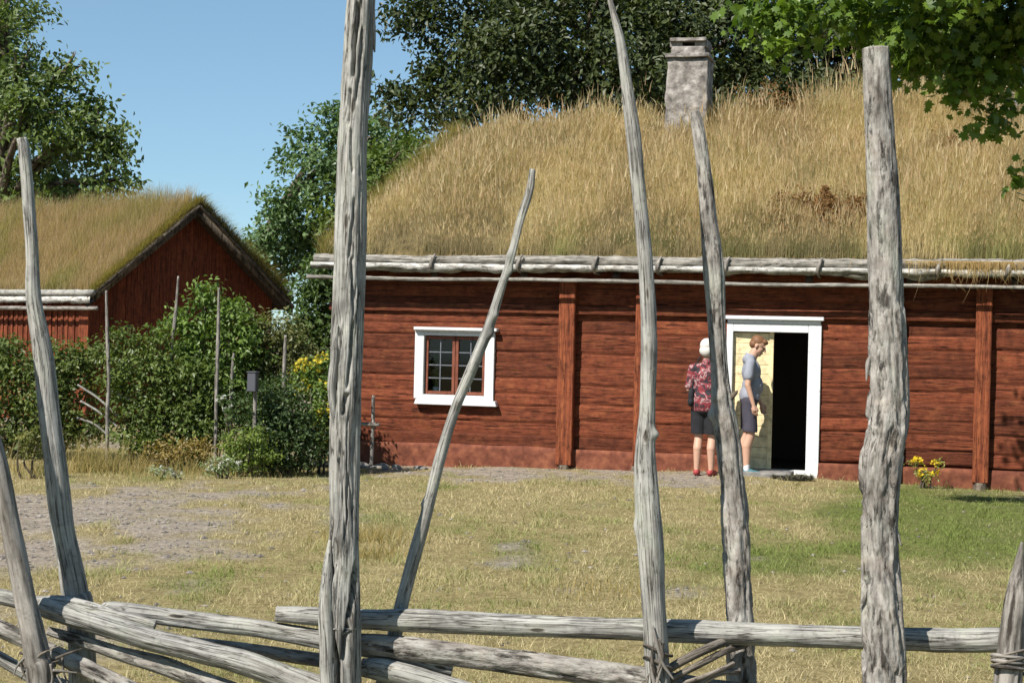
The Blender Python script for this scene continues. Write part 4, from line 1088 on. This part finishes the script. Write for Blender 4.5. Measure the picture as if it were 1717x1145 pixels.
# ------------------------------------------------------------------ garden hedge, old fence and flowers at the left
def shrub(name, label, px, py, D, blobs, dens, per, ls, sig, cols, group='shrubs along the garden fence', stems=6, flowers=None):
    bl = pxblobs(blobs, D)
    a_, _ = ray(px, py); X = a_ * D
    z0 = float(gz(X, D)); root = thing(name, label, 'shrub', (X, D, z0), 0, group)
    org = np.array([X, D, z0])
    crown(bl, org, dens * 2.2, per, ls, sig, [np.array(c) * 1.15 for c in cols], inner=.15).obj('foliage', M['leaf'], root, smooth=False)
    b = Bag()
    for k_ in range(stems):
        c, r = bl[k_ % len(bl)]
        tgt = np.array(c) - org + rng.normal(0, r * .3, 3); tgt[2] = max(tgt[2], .1)
        s0 = np.array([tgt[0] * .5 + random.uniform(-.1, .1), tgt[1] * .5, -.03])
        V, Fs, tc = tube_vf([s0, (s0 + tgt) / 2 + rng.normal(0, .04, 3), tgt], [.016, .012, .005], 12, 6, None, k_); b.add(V, Fs, None, tc)
    b.obj('stems', M['bark'], root)
    if flowers:
        col, n, s_, mname = flowers
        fb2 = Bag(); pp = []
        for q in range(n):
            c, r = bl[random.randrange(len(bl))]
            d = rng.normal(size=3); d[1] = -abs(d[1]); d[2] = abs(d[2]) * .6 + .1; d /= np.linalg.norm(d)
            pp.append(np.array(c) - org + d * r * random.uniform(.85, 1.12))
        for q in pp:
            fb2 = Bag(); pq = q[None] + rng.normal(0, s_ * .4, (7, 3))
            leaves(fb2, pq, rng.normal(size=(7, 3)) + np.array([0, -.8, .8]), rng.uniform(.7, 1.2, 7) * s_, np.array(col)[None] * rng.uniform(.8, 1.15, (7, 1)), .8)
            fb2.obj('flower', M['petal'], root, smooth=False)
    return root
G1 = ((.035, .055, .014), (.14, .17, .045)); G2 = ((.03, .05, .015), (.10, .125, .04)); G3 = ((.045, .075, .018), (.16, .23, .05)); GR = ((.05, .06, .02), (.15, .15, .05))
shrub('garden_shrub', 'wide green shrub below the red barn wall at the left edge', 40, 745, 20.5, [(20, 610, 42), (70, 640, 55), (-20, 680, 70), (60, 700, 50), (120, 620, 45), (110, 680, 50), (150, 600, 32), (-60, 620, 60), (10, 590, 26), (90, 595, 26), (30, 740, 34), (100, 735, 36), (150, 720, 30), (-30, 745, 40)], 190, 22, .07, .09, G1, stems=8)
shrub('garden_shrub', 'broad olive shrub in the hedge with fallen rails at its left', 270, 760, 20.2, [(220, 610, 42), (270, 630, 50), (240, 690, 52), (300, 690, 50), (330, 640, 45), (200, 570, 26), (260, 575, 30), (330, 720, 45), (270, 735, 40), (200, 640, 34), (215, 735, 30), (320, 755, 26)], 190, 22, .065, .09, ((.038, .06, .014), (.14, .18, .045)), stems=8)
shrub('garden_shrub', 'tallest leafy shrub rising against the barn gable', 345, 770, 20.6, [(345, 510, 28), (330, 555, 36), (375, 545, 34), (400, 590, 40), (345, 610, 46), (380, 650, 46), (350, 690, 46), (320, 590, 30), (395, 520, 22), (415, 555, 24), (350, 485, 14), (305, 530, 16), (280, 545, 14)], 210, 20, .075, .085, G3, stems=9)
shrub('garden_shrub', 'brownish green shrub between the tall shrub and the corner bush', 440, 760, 20.9, [(440, 560, 34), (460, 600, 44), (420, 610, 40), (480, 560, 34), (500, 600, 34), (450, 650, 46), (425, 545, 20)], 200, 22, .065, .085, GR, stems=6)
shrub('garden_shrub', 'dark dense bush left of the log house corner', 460, 788, 19.7, [(450, 700, 48), (490, 700, 40), (430, 755, 40), (480, 755, 44), (455, 770, 30), (510, 765, 28), (420, 690, 36), (510, 740, 30), (460, 655, 36)], 230, 22, .06, .08, ((.022, .04, .014), (.075, .11, .035)), stems=6)
shrub('garden_shrub', 'low light green spreading plant in front of the dark bush', 420, 790, 19.2, [(400, 745, 28), (430, 735, 24), (395, 775, 22), (420, 775, 22), (450, 765, 20)], 300, 20, .05, .05, ((.06, .09, .018), (.19, .24, .05)), stems=4)
shrub('garden_shrub', 'dark tall bush in the gap behind the yellow flowers', 520, 760, 25.5, [(535, 490, 40), (560, 470, 50), (530, 560, 42), (550, 540, 40), (525, 620, 46), (590, 480, 40), (515, 590, 30), (505, 545, 30), (500, 590, 30)], 110, 22, .10, .11, ((.022, .045, .014), (.08, .12, .03)), stems=5)
shrub('garden_shrub', 'ochre dry herb patch at the foot of the tall shrub', 300, 795, 19.6, [(280, 760, 26), (310, 755, 28), (250, 765, 22), (340, 750, 20)], 300, 18, .045, .05, ((.13, .09, .03), (.28, .21, .07)), stems=4)
shrub('flowering_plant', 'tall plant covered in bright yellow flowers beside the house corner', 530, 775, 20.3, [(515, 625, 24), (545, 615, 26), (530, 655, 28), (555, 650, 24), (500, 660, 18), (540, 700, 34), (515, 720, 30), (550, 740, 30)], 320, 18, .06, .06, G3, group=None, stems=6, flowers=((.56, .45, .05), 100, .045, 'petal'))
for o in COL.objects:
    if o.get('label', '').startswith('tall plant covered'): o['category'] = 'flowers'
def small_flower(label, px, py, D, blobs, col, n, s_, cols):
    r = shrub('flowering_plant', label, px, py, D, blobs, 420, 14, .035, .035, cols, group=None, stems=4, flowers=(col, n, s_, 'petal')); r['category'] = 'flowers'
small_flower('low clump of white flowers in front of the dark bush', 370, 800, 18.7, [(365, 780, 18), (385, 778, 18), (350, 788, 14)], (.5, .5, .45), 14, .026, ((.10, .14, .06), (.24, .28, .14)))
small_flower('small pale grey green clump on the worn grass left of the white flowers', 290, 805, 18.3, [(280, 795, 16), (300, 800, 15), (262, 790, 12)], (.42, .43, .38), 7, .022, ((.12, .16, .09), (.26, .30, .18)))
small_flower('small white blossoms on the shaded bush beside the grey box', 395, 700, 19.6, [(385, 690, 10), (383, 735, 12), (372, 670, 8)], (.55, .55, .52), 9, .03, ((.05, .08, .03), (.12, .16, .06)))
small_flower('tuft of yellow flowers against the red wall at the right', 1552, 822, 19.75, [(1535, 775, 9), (1570, 778, 9), (1550, 800, 14), (1540, 790, 10), (1565, 795, 10)], (.75, .55, .03), 26, .035, ((.10, .13, .03), (.24, .25, .06)))
# sapling
shrub('garden_sapling', 'small lone sapling on the worn yard at the far left', 58, 798, 17.8, [(50, 745, 16), (38, 730, 11), (64, 735, 12), (52, 765, 10)], 420, 16, .05, .05, ((.06, .07, .02), (.18, .17, .05)), group=None, stems=3)['category'] = 'sapling'

# old garden fence: single stakes and a few tumbled rails
GF = P(250, 780, 20.1)
def gpole(label, pts, D, r, mat='darkpole', name='garden_stake', grp='old stakes in the garden hedge', cat='stake'):
    W3 = [np.array(P(a, b_, D)) for a, b_ in pts]
    g0 = W3[-1].copy()
    o_ = np.array([g0[0], g0[1], g0[2]])
    V, Fs, tc = tube_vf([w - o_ for w in W3], [r * .45] + [r * .75] * (len(pts) - 1), 60, 10, wood_disp(int(pts[0][0]), .06, .12), int(pts[0][0]) % 9)
    b = Bag(); b.add(V, Fs, None, tc); o = b.obj(name, M[mat], None, loc=Vector(o_))
    tag(o, label, cat, grp); return o
gpole('tall thin stake under the barn eave corner', [(178, 487), (180, 560), (182, 640), (180, 700), (180, 800)], 19.9, .032)
gpole('crooked stake leaning against the dark barn gable', [(299, 463), (295, 520), (289, 575), (284, 650), (282, 800)], 20.4, .028)
gpole('straight pale stake in front of the tallest shrub', [(367, 482), (366, 560), (363, 660), (361, 800)], 19.95, .032)
gpole('short pale stake near the yellow flowers', [(479, 562), (477, 600), (475, 680), (472, 790)], 20.2, .034)
gpole('short stake left of the grey box', [(392, 592), (389, 630), (386, 700), (382, 795)], 20.3, .03)
RL = thing('tumbled_rails', 'heap of tumbled grey rails beside the tall thin stake', 'rails', tuple(P(165, 790, 19.85)))
for k_, pts in enumerate([[(130, 645), (165, 668), (200, 700)], [(135, 672), (165, 690), (198, 716)], [(128, 700), (160, 712), (190, 738)], [(180, 650), (205, 665), (222, 670)]]):
    W3 = [np.array(P(a, b_, 20.1 + .05 * (k_ % 3))) - np.array(RL.location) for a, b_ in pts]
    V, Fs, tc = tube_vf(W3, [.013, .016, .012], 24, 8, wood_disp(k_, .06, .12), k_); b = Bag(); b.add(V, Fs, None, tc); b.obj('rail', M['grey'], RL)
# grey box on a post among the bushes
bp = P(420, 800, 19.25)
nb = thing('letter_box', 'small grey metal box on a post in front of the dark bush', 'box', (bp.x, bp.y, float(gz(bp.x, bp.y))), R(-12))
zc = P(420, 640, 19.25).z - nb.location.z
b = Bag(); box(b, (-.055, -.05, zc - .12), (.055, .06, zc + .11), .01); bo = b.obj('box_body', M['metal'], nb, smooth=False)
b = Bag(); box(b, (-.064, -.06, zc + .111), (.064, .07, zc + .125), .006); b.obj('lid', M['metal'], nb, smooth=False)
b = Bag(); V, Fs, tc = tube_vf([(0, .1, -.1), (0, .09, zc + .1)], [.028, .024], 30, 8, wood_disp(4, .06, .1), 4); b.add(V, Fs, None, tc); b.obj('post', M['darkpole'], nb)

# wooden rack by the corner
rp = P(600, 792, 20.6)
RK = thing('wooden_rack', 'rough little wooden rack of poles leaning by the house corner', 'rack', (rp.x, rp.y, float(gz(rp.x, rp.y))))
def rk(pts, r, n_, name):
    W3 = [np.array(P(a, b_, 20.6 + c)) - np.array(RK.location) for a, b_, c in pts]
    V, Fs, tc = tube_vf(W3, [r * .8] + [r] * (len(pts) - 1), 24, 8, wood_disp(n_, .06, .1), n_); b = Bag(); b.add(V, Fs, None, tc); b.obj(name, M['darkpole'], RK)
rk([(626, 663, 0), (625, 720, 0), (622, 794, 0)], .026, 1, 'upright'); rk([(522, 700, .2), (521, 750, .2), (520, 796, .2)], .024, 2, 'upright')
rk([(514, 704, .15), (575, 709, .03), (636, 712, -.05)], .026, 3, 'crossbar'); rk([(524, 772, .2), (560, 752, .1), (600, 735, .05)], .02, 4, 'brace'); rk([(515, 778, .16), (570, 782, .08), (640, 784, -.05)], .024, 5, 'crossbar')

# stones along the foundation
def stone(label, px, py, D, r, sq=.6, seed=0):
    bm = bmesh.new(); bmesh.ops.create_icosphere(bm, subdivisions=3, radius=1)
    V = np.array([v.co[:] for v in bm.verts]); bm.verts.index_update(); Fs = [[v.index for v in f.verts] for f in bm.faces]; bm.free()
    V = V * (1 + .55 * (fbm(V * 1.3 + seed * 5, seed, 2) - .5))[:, None] * np.array([1, .8, sq]) * r
    p = P(px, py, D); b = Bag(); b.add(V, Fs)
    o = b.obj('field_stone', M['rock'], None, loc=(p.x, p.y, float(gz(p.x, p.y)) + r * sq * .35)); tag(o, label, 'stone', 'stones at the foot of the red wall')
stone('flat pale stone left of the rack foot', 606, 786, 21.5, .13, .45, 1); stone('rounded stone right of the rack foot', 640, 787, 21.3, .10, .6, 2); stone('smallest stone below the window wall', 664, 786, 21.4, .07, .7, 3); stone('low broad stone near the leaning stick', 705, 788, 21.3, .10, .4, 5)

# door step and twig mat
sp_ = hw((d_u0 + d_u1) / 2, -.42)
b = Bag(); rough_box(b, (-.42, -.24, -.12), (.36, .22, .055), 8, .02, .03, 9)
o = b.obj('stone_step', M['rock'], None, loc=(sp_[0], sp_[1], float(gz(sp_[0], sp_[1])))); o.rotation_euler = (0, 0, -TH); tag(o, 'flat grey stone step lying before the open door', 'step')
mp_ = hw(d_u1 - .12, -.60)
b = Bag(); n = 900
ang = rng.random(n) * 2 * math.pi; rr = np.sqrt(rng.random(n))
p = np.stack([rr * np.cos(ang) * .27, rr * np.sin(ang) * .17, .015 + .035 * rng.random(n)], -1)
V, Fs, tc = tube_vf([(0, 0, .0), (0, 0, .02)], [.25, .24], 3, 20, None, 0); V[:, 1] *= .62; b.add(V, Fs)
leaves(b, p, rng.normal(0, .4, (n, 3)) + np.array([0, 0, 1]), rng.uniform(.05, .1, n), np.ones((n, 3)), .2)
o = b.obj('twig_mat', M['mat'], None, smooth=False, loc=(mp_[0], mp_[1], float(gz(mp_[0], mp_[1])))); tag(o, 'dark oval twig mat on the ground by the right door jamb', 'door mat')
# plant in the window
u = i_u0 + .13; pp = hw(u, .13, i_z0)
pl = thing('potted_plant', 'climbing green plant standing behind the left window panes', 'plant', (pp[0], pp[1], i_z0), -TH)
b = Bag(); V, Fs, tc = tube_vf([(0, 0, .0), (0, 0, .1)], [.04, .055], 4, 14, None, 0); b.add(V, Fs); b.obj('pot', M['white'], pl)
n = 260; p = np.stack([rng.normal(0, .025, n), rng.normal(0, .02, n), .1 + rng.random(n) * .52], -1)
b = Bag(); leaves(b, p, rng.normal(size=(n, 3)) + np.array([0, -1, .3]), rng.uniform(.03, .055, n), lerp((.05, .10, .02), (.16, .24, .05), rng.random(n))); b.obj('foliage', M['leaf'], pl, smooth=False)

# ------------------------------------------------------------------ people
def cap_vf(p0, r0, p1, r1, n=14, sq=(1, 1)):
    p0, p1 = np.array(p0, float), np.array(p1, float)
    d = p1 - p0; L = np.linalg.norm(d); d /= L
    a_ = np.linspace(-math.pi / 2, 0, 6); c_ = np.linspace(0, math.pi / 2, 6)
    prof = [(r0 * math.sin(x), r0 * math.cos(x)) for x in a_] + [(L + r1 * math.sin(x), r1 * math.cos(x)) for x in c_]
    up = np.array([0, 1, 0.]) if abs(d[1]) < .9 else np.array([1., 0, 0])
    s = np.cross(d, up); s /= np.linalg.norm(s); t = np.cross(d, s)
    rows = []
    for (h_, r_) in prof:
        r_ = max(r_, 1e-4)
        for k_ in range(n):
            x = 2 * math.pi * k_ / n
            rows.append(p0 + d * h_ + r_ * (math.cos(x) * s * sq[0] + math.sin(x) * t * sq[1]))
    m_ = len(prof)
    Fs = [[i * n + j, i * n + (j + 1) % n, (i + 1) * n + (j + 1) % n, (i + 1) * n + j] for i in range(m_ - 1) for j in range(n)]
    Fs.append(list(range(n))[::-1]); Fs.append(list(range((m_ - 1) * n, m_ * n)))
    return np.array(rows), Fs
def ell_vf(c, r, rot=None):
    bm = bmesh.new(); bmesh.ops.create_uvsphere(bm, u_segments=18, v_segments=12, radius=1); bm.verts.index_update()
    V = np.array([v.co[:] for v in bm.verts]) * np.array(r); Fs = [[v.index for v in f.verts] for f in bm.faces]; bm.free()
    if rot is not None: V = np.array([(rot @ Vector(v))[:] for v in V])
    return V + np.array(c), Fs
def blend_mesh(name, prims, mat, parent, voxel=.009, smooth=6, cut=None, jitter=0):
    b = Bag()
    for V, Fs in prims: b.add(V, Fs)
    o = b.obj('tmp', None)
    rm_ = o.modifiers.new('r', 'REMESH'); rm_.mode = 'VOXEL'; rm_.voxel_size = voxel
    sm = o.modifiers.new('s', 'SMOOTH'); sm.factor = .5; sm.iterations = smooth
    dg = bpy.context.evaluated_depsgraph_get(); dg.update()
    ev_ = o.evaluated_get(dg); me = bpy.data.meshes.new_from_object(ev_)
    bpy.data.objects.remove(o)
    me.name = name
    bm = bmesh.new(); bm.from_mesh(me)
    for (co, no) in (cut or []):
        bmesh.ops.bisect_plane(bm, geom=list(bm.verts) + list(bm.edges) + list(bm.faces), plane_co=co, plane_no=no, clear_outer=True)
    if jitter:
        for v in bm.verts:
            q = float(fbm(np.array([[v.co.x * 9, v.co.y * 9, v.co.z * 5]]), 91, 2)[0]) - .5
            v.co += v.normal * q * jitter
    for f in bm.faces: f.smooth = True
    bm.to_mesh(me); bm.free()
    me.materials.clear(); me.materials.append(mat)
    o2 = bpy.data.objects.new(name, me); COL.objects.link(o2); o2.parent = parent
    return o2
def head_prims(c, tilt, yaw, female=False):
    """head in own frame facing -Y, then tilted about x and turned about z at neck"""
    Mx = Matrix.Translation(Vector(c)) @ Matrix.Rotation(yaw, 4, 'Z') @ Matrix.Rotation(tilt, 4, 'X')
    pr = [ell_vf((0, .012, .05), (.076, .096, .090)), ell_vf((0, -.035, -.01), (.062, .060, .075)), ell_vf((0, -.055, -.055), (.040, .040, .036)),
          cap_vf((0, -.092, .035), .010, (0, -.116, .0), .015), ell_vf((0, -.088, -.035), (.026, .016, .008)), ell_vf((0, -.086, -.048), (.022, .014, .008)),
          ell_vf((.028, -.083, .048), (.024, .012, .008)), ell_vf((-.028, -.083, .048), (.024, .012, .008)), ell_vf((0, -.077, -.075), (.022, .018, .016)),
          ell_vf((.078, .012, .012), (.010, .020, .030)), ell_vf((-.078, .012, .012), (.010, .020, .030))]
    tr = lambda prims: [(np.array([(Mx @ Vector(v))[:] for v in V]), Fs) for V, Fs in prims]
    return tr(pr), tr, Mx
def hand_prims(wr, d, palm_n, side, curl=.5, s=1.0):
    """wr wrist, d direction to the fingers, palm_n palm normal, side: direction of the thumb"""
    wr, d, n_, sd = [np.array(x, float) / (1 if i == 0 else np.linalg.norm(x)) for i, x in enumerate((wr, d, palm_n, side))]
    pr = [cap_vf(wr, .024 * s, wr + d * .075 * s, .026 * s), cap_vf(wr + d * .06 * s - sd * .022 * s, .017 * s, wr + d * .075 * s + sd * .022 * s, .017 * s)]
    for k_, ln in enumerate((.066, .076, .072, .056)):
        b0 = wr + d * .085 * s + sd * (.030 - .020 * k_) * s
        m1 = b0 + (d * math.cos(curl * .5) + n_ * math.sin(curl * .5)) * ln * .5 * s
        e1 = m1 + (d * math.cos(curl * 1.4) + n_ * math.sin(curl * 1.4)) * ln * .5 * s
        pr += [cap_vf(b0, .0095 * s, m1, .0088 * s), cap_vf(m1, .0088 * s, e1, .0075 * s)]
    t0 = wr + d * .03 * s + sd * .024 * s; t1 = t0 + (d * .7 + sd * .55 + n_ * .3) * .035 * s
    pr += [cap_vf(t0, .012 * s, t1, .011 * s), cap_vf(t1, .011 * s, t1 + (d * .95 + n_ * .25) * .03 * s, .009 * s)]
    return pr
def foot_prims(x, y, yaw_, r=1.0):
    c, s_ = math.cos(yaw_), math.sin(yaw_)
    f = lambda a, b2, z: (x + a * c - b2 * s_, y + a * s_ + b2 * c, z)
    return [cap_vf(f(0, .045, .04), .038 * r, f(0, -.06, .036), .038 * r), cap_vf(f(-.005, -.06, .032), .036 * r, f(0, -.145, .026), .030 * r), cap_vf(f(.008, -.09, .03), .034 * r, f(.01, -.14, .026), .026 * r)]

# man in profile
MPY = 20.28
mp0 = P(1256, 790, MPY)
man = thing('person', 'man in grey tee shirt and dark shorts looking in at the open door', 'person', (mp0.x, mp0.y, float(gz(mp0.x, mp0.y)) + .0), R(82))
hc = (0, -.065, 1.615)
hp, trm, Mx = head_prims(hc, R(30), R(-6))
legs = [((-.09, .02, .93), (-.10, -.005, .50), (-.105, .035, .085)), ((.09, .03, .93), (.095, .03, .50), (.10, .085, .085))]
bd = []
for (h_, k_, an) in legs:
    cf = (k_[0], (k_[1] + an[1]) / 2 + .026, .36)
    bd += [cap_vf(h_, .085, k_, .058), cap_vf(k_, .057, cf, .062), cap_vf(cf, .060, an, .040)]
bd += foot_prims(-.105, .035, R(-6), .85) + foot_prims(.10, .085, R(8), .85)
bd += [ell_vf((0, .02, .98), (.155, .110, .13)), ell_vf((0, -.015, 1.13), (.140, .112, .15)), ell_vf((0, .0, 1.30), (.165, .105, .16)), cap_vf((-.155, .02, 1.435), .055, (.155, .02, 1.435), .055), cap_vf((0, .02, 1.44), .068, (0, -.045, 1.575), .060), ell_vf((0, .035, 1.45), (.13, .07, .07))]
arms = [((-.195, .02, 1.42), (-.235, .045, 1.14), (-.225, -.03, .90)), ((.195, .01, 1.42), (.235, .0, 1.14), (.20, -.13, .90))]
for (s_, e_, w_) in arms: bd += [cap_vf(s_, .050, e_, .038), cap_vf(e_, .038, w_, .026)]
bd += hand_prims(arms[0][2], (.02, -.22, -1), (1, 0, 0), (0, -1, -.1), .5) + hand_prims(arms[1][2], (-.05, -.35, -1), (-1, 0, 0), (0, -1, .3), .6)
blend_mesh('body', bd + hp, M['skin'], man, .0065, 4)
sh = [ell_vf((0, .015, 1.0), (.178, .135, .16)), ell_vf((0, -.02, 1.13), (.163, .137, .16)), ell_vf((0, .0, 1.30), (.186, .125, .17)), cap_vf((-.16, .02, 1.43), .066, (.16, .02, 1.43), .066), cap_vf((0, .02, 1.46), .085, (0, .01, 1.51), .076), ell_vf((0, .035, 1.455), (.15, .085, .075))]
for (s_, e_, w_) in arms:
    m_ = np.array(s_) * .38 + np.array(e_) * .62; sh.append(cap_vf(s_, .067, m_, .066))
blend_mesh('tee_shirt', sh, M['greytee'], man, .010, 6, cut=[((0, 0, .955), (0, 0, -1)), ((0, .01, 1.525), (0, -.35, 1))], jitter=.016)
so = [ell_vf((0, .02, .96), (.168, .124, .13))]
for (h_, k_, an) in legs:
    m_ = np.array(h_) * .14 + np.array(k_) * .86; so.append(cap_vf(h_, .102, m_, .092))
blend_mesh('shorts', so, M['shorts'], man, .010, 5, cut=[((0, 0, .55), (0, .1, -1)), ((0, 0, 1.03), (0, 0, 1))], jitter=.014)
hr = trm([ell_vf((0, .026, .068), (.081, .094, .084)), ell_vf((0, .055, .015), (.074, .062, .06)), ell_vf((0, -.045, .105), (.060, .050, .032))])
blend_mesh('hair', hr, M['brownhair'], man, .007, 3, jitter=.012)
for x in (-.028, .028):
    b = Bag(); V, Fs = ell_vf((x, -.082, .030), (.011, .008, .006)); b.add(np.array([(Mx @ Vector(v))[:] for v in V]), Fs); b.obj('eye', M['blackcloth'], man)
for (h_, k_, an), yw in zip(legs, (R(-6), R(8))):
    blend_mesh('sock', [cap_vf((an[0], an[1], .16), .042, (an[0], an[1], .07), .043)], M['sock'], man, .008, 2)
    blend_mesh('shoe', foot_prims(an[0], an[1], yw, 1.12), M['teal'], man, .008, 3, cut=[((0, 0, .0), (0, 0, -1))])

# woman seen from behind
wp0 = P(1181, 794, 20.15)
wom = thing('person', 'white haired woman in a red patterned blouse and black shorts seen from behind', 'person', (wp0.x, wp0.y, float(gz(wp0.x, wp0.y))), R(160))
hp, trm, Mx = head_prims((0, -.02, 1.56), R(8), R(-12))
legs = [((-.085, .02, .88), (-.085, -.01, .47), (-.09, .03, .08)), ((.085, .02, .88), (.085, .0, .47), (.09, .05, .08))]
bd = []
for (h_, k_, an) in legs:
    cf = (k_[0], (k_[1] + an[1]) / 2 + .028, .34)
    bd += [cap_vf(h_, .088, k_, .055), cap_vf(k_, .052, cf, .055), cap_vf(cf, .053, an, .034)]
bd += foot_prims(-.09, .03, R(-8), .85) + foot_prims(.09, .05, R(8), .85)
bd += [ell_vf((0, .03, .93), (.170, .125, .13)), ell_vf((0, -.01, 1.08), (.145, .115, .14)), ell_vf((0, .0, 1.23), (.155, .11, .15)), cap_vf((-.135, .02, 1.355), .052, (.135, .02, 1.355), .052), cap_vf((0, .02, 1.36), .050, (0, -.01, 1.50), .046)]
arms = [((-.175, .02, 1.34), (-.215, .05, 1.08), (-.19, -.08, .87)), ((.175, .02, 1.34), (.215, .04, 1.08), (.17, -.12, .93))]
for (s_, e_, w_) in arms: bd += [cap_vf(s_, .045, e_, .036), cap_vf(e_, .036, w_, .024)]
bd += hand_prims(arms[0][2], (.0, -.3, -1), (1, 0, 0), (0, -1, -.2), .6, .92) + hand_prims(arms[1][2], (-.3, -.6, -.5), (-.7, 0, -.5), (-.3, -.5, .5), .8, .92)
blend_mesh('body', bd + hp, M['skin'], wom, .0065, 4)
sh = [ell_vf((0, .03, .92), (.205, .155, .20)), ell_vf((0, .0, 1.08), (.178, .145, .17)), ell_vf((0, .0, 1.23), (.178, .132, .16)), cap_vf((-.14, .02, 1.35), .064, (.14, .02, 1.35), .064), cap_vf((0, .025, 1.38), .066, (0, .015, 1.43), .058)]
for (s_, e_, w_) in arms:
    m_ = np.array(s_) * .15 + np.array(e_) * .85; sh.append(cap_vf(s_, .062, m_, .062))
blend_mesh('blouse', sh, M['blouse'], wom, .010, 6, cut=[((0, 0, .80), (0, 0, -1)), ((0, 0, 1.45), (0, -.2, 1))], jitter=.02)
so = [ell_vf((0, .03, .86), (.182, .140, .13))]
for (h_, k_, an) in legs:
    m_ = np.array(h_) * .15 + np.array(k_) * .85; so.append(cap_vf(h_, .108, m_, .098))
blend_mesh('shorts', so, M['blackcloth'], wom, .010, 5, cut=[((0, 0, .52), (0, 0, -1)), ((0, 0, .93), (0, 0, 1))], jitter=.014)
hr = trm([ell_vf((0, .022, .068), (.088, .102, .092)), ell_vf((0, .055, .0), (.082, .066, .075)), ell_vf((0, -.05, .10), (.066, .052, .04)), ell_vf((.066, .0, .02), (.022, .05, .06)), ell_vf((-.066, .0, .02), (.022, .05, .06))])
blend_mesh('hair', hr, M['whitehair'], wom, .007, 3, jitter=.02)
for x in (-.028, .028):
    b = Bag(); V, Fs = ell_vf((x, -.082, .030), (.011, .008, .006)); b.add(np.array([(Mx @ Vector(v))[:] for v in V]), Fs); b.obj('eye', M['blackcloth'], wom)
for (h_, k_, an), yw in zip(legs, (R(-8), R(8))):
    blend_mesh('shoe', foot_prims(an[0], an[1], yw, 1.08), M['redshoe'], wom, .008, 3, cut=[((0, 0, .0), (0, 0, -1)), ((0, 0, .075), (0, 0, 1))])
bgp = P(1160, 665, 20.12)
bgt = thing('shoulder_bag', 'black shoulder bag hanging at the left hip of the woman', 'bag', tuple(bgp), R(-15))
blend_mesh('bag_body', [ell_vf((0, 0, 0), (.05, .10, .125)), ell_vf((0, 0, -.06), (.055, .11, .07))], M['blackcloth'], bgt, .010, 4, jitter=.02)
so_ = wp0 - bgp
b = Bag(); V, Fs, tc = tube_vf([(0, .0, .10), (.02, .03, .28), (.05, .05, .42), (.10, .06, .52)], [.010] * 4, 30, 6); b.add(V, Fs); b.obj('strap', M['blackcloth'], bgt)

# ------------------------------------------------------------------ light
sun_from = Vector((-.669, -.743, 0)).normalized(); EL = R(46)
sv = Vector((sun_from.x * math.cos(EL), sun_from.y * math.cos(EL), math.sin(EL)))
sd = bpy.data.lights.new('sun', 'SUN'); sd.energy = 5.0; sd.angle = R(.53); sd.color = (1, .955, .88)
so = bpy.data.objects.new('sun', sd); COL.objects.link(so); so.rotation_euler = sv.to_track_quat('Z', 'Y').to_euler(); so.location = (-20, -20, 30)
w = bpy.data.worlds.new('World'); scene.world = w; w.use_nodes = True
nt = w.node_tree; bgn = nt.nodes['Background']
sk = nt.nodes.new('ShaderNodeTexSky'); sk.sky_type = 'NISHITA'; sk.sun_disc = False
sk.sun_elevation = EL; sk.sun_rotation = math.atan2(sv.x, sv.y); sk.air_density = 0.8; sk.dust_density = 0.0; sk.ozone_density = 2.5; sk.altitude = 300
gm = nd(nt, 'ShaderNodeGamma', Gamma=.62); nt.links.new(sk.outputs[0], gm.inputs['Color'])
nt.links.new(mix(nt, gm.outputs[0], (1.38, 1.77, 1.92), 1.0, 'MULTIPLY'), bgn.inputs['Color']); bgn.inputs['Strength'].default_value = .078
scene.view_settings.view_transform = 'Standard'; scene.view_settings.look = 'None'
scene.view_settings.exposure = 0.74; scene.view_settings.gamma = 1.0
scene.render.engine = 'CYCLES'
cy = scene.cycles
cy.max_bounces = 6; cy.diffuse_bounces = 3; cy.glossy_bounces = 2; cy.transmission_bounces = 3; cy.transparent_max_bounces = 4
cy.caustics_reflective = False; cy.caustics_refractive = False
cy.use_denoising = True
bpy.context.view_layer.update()
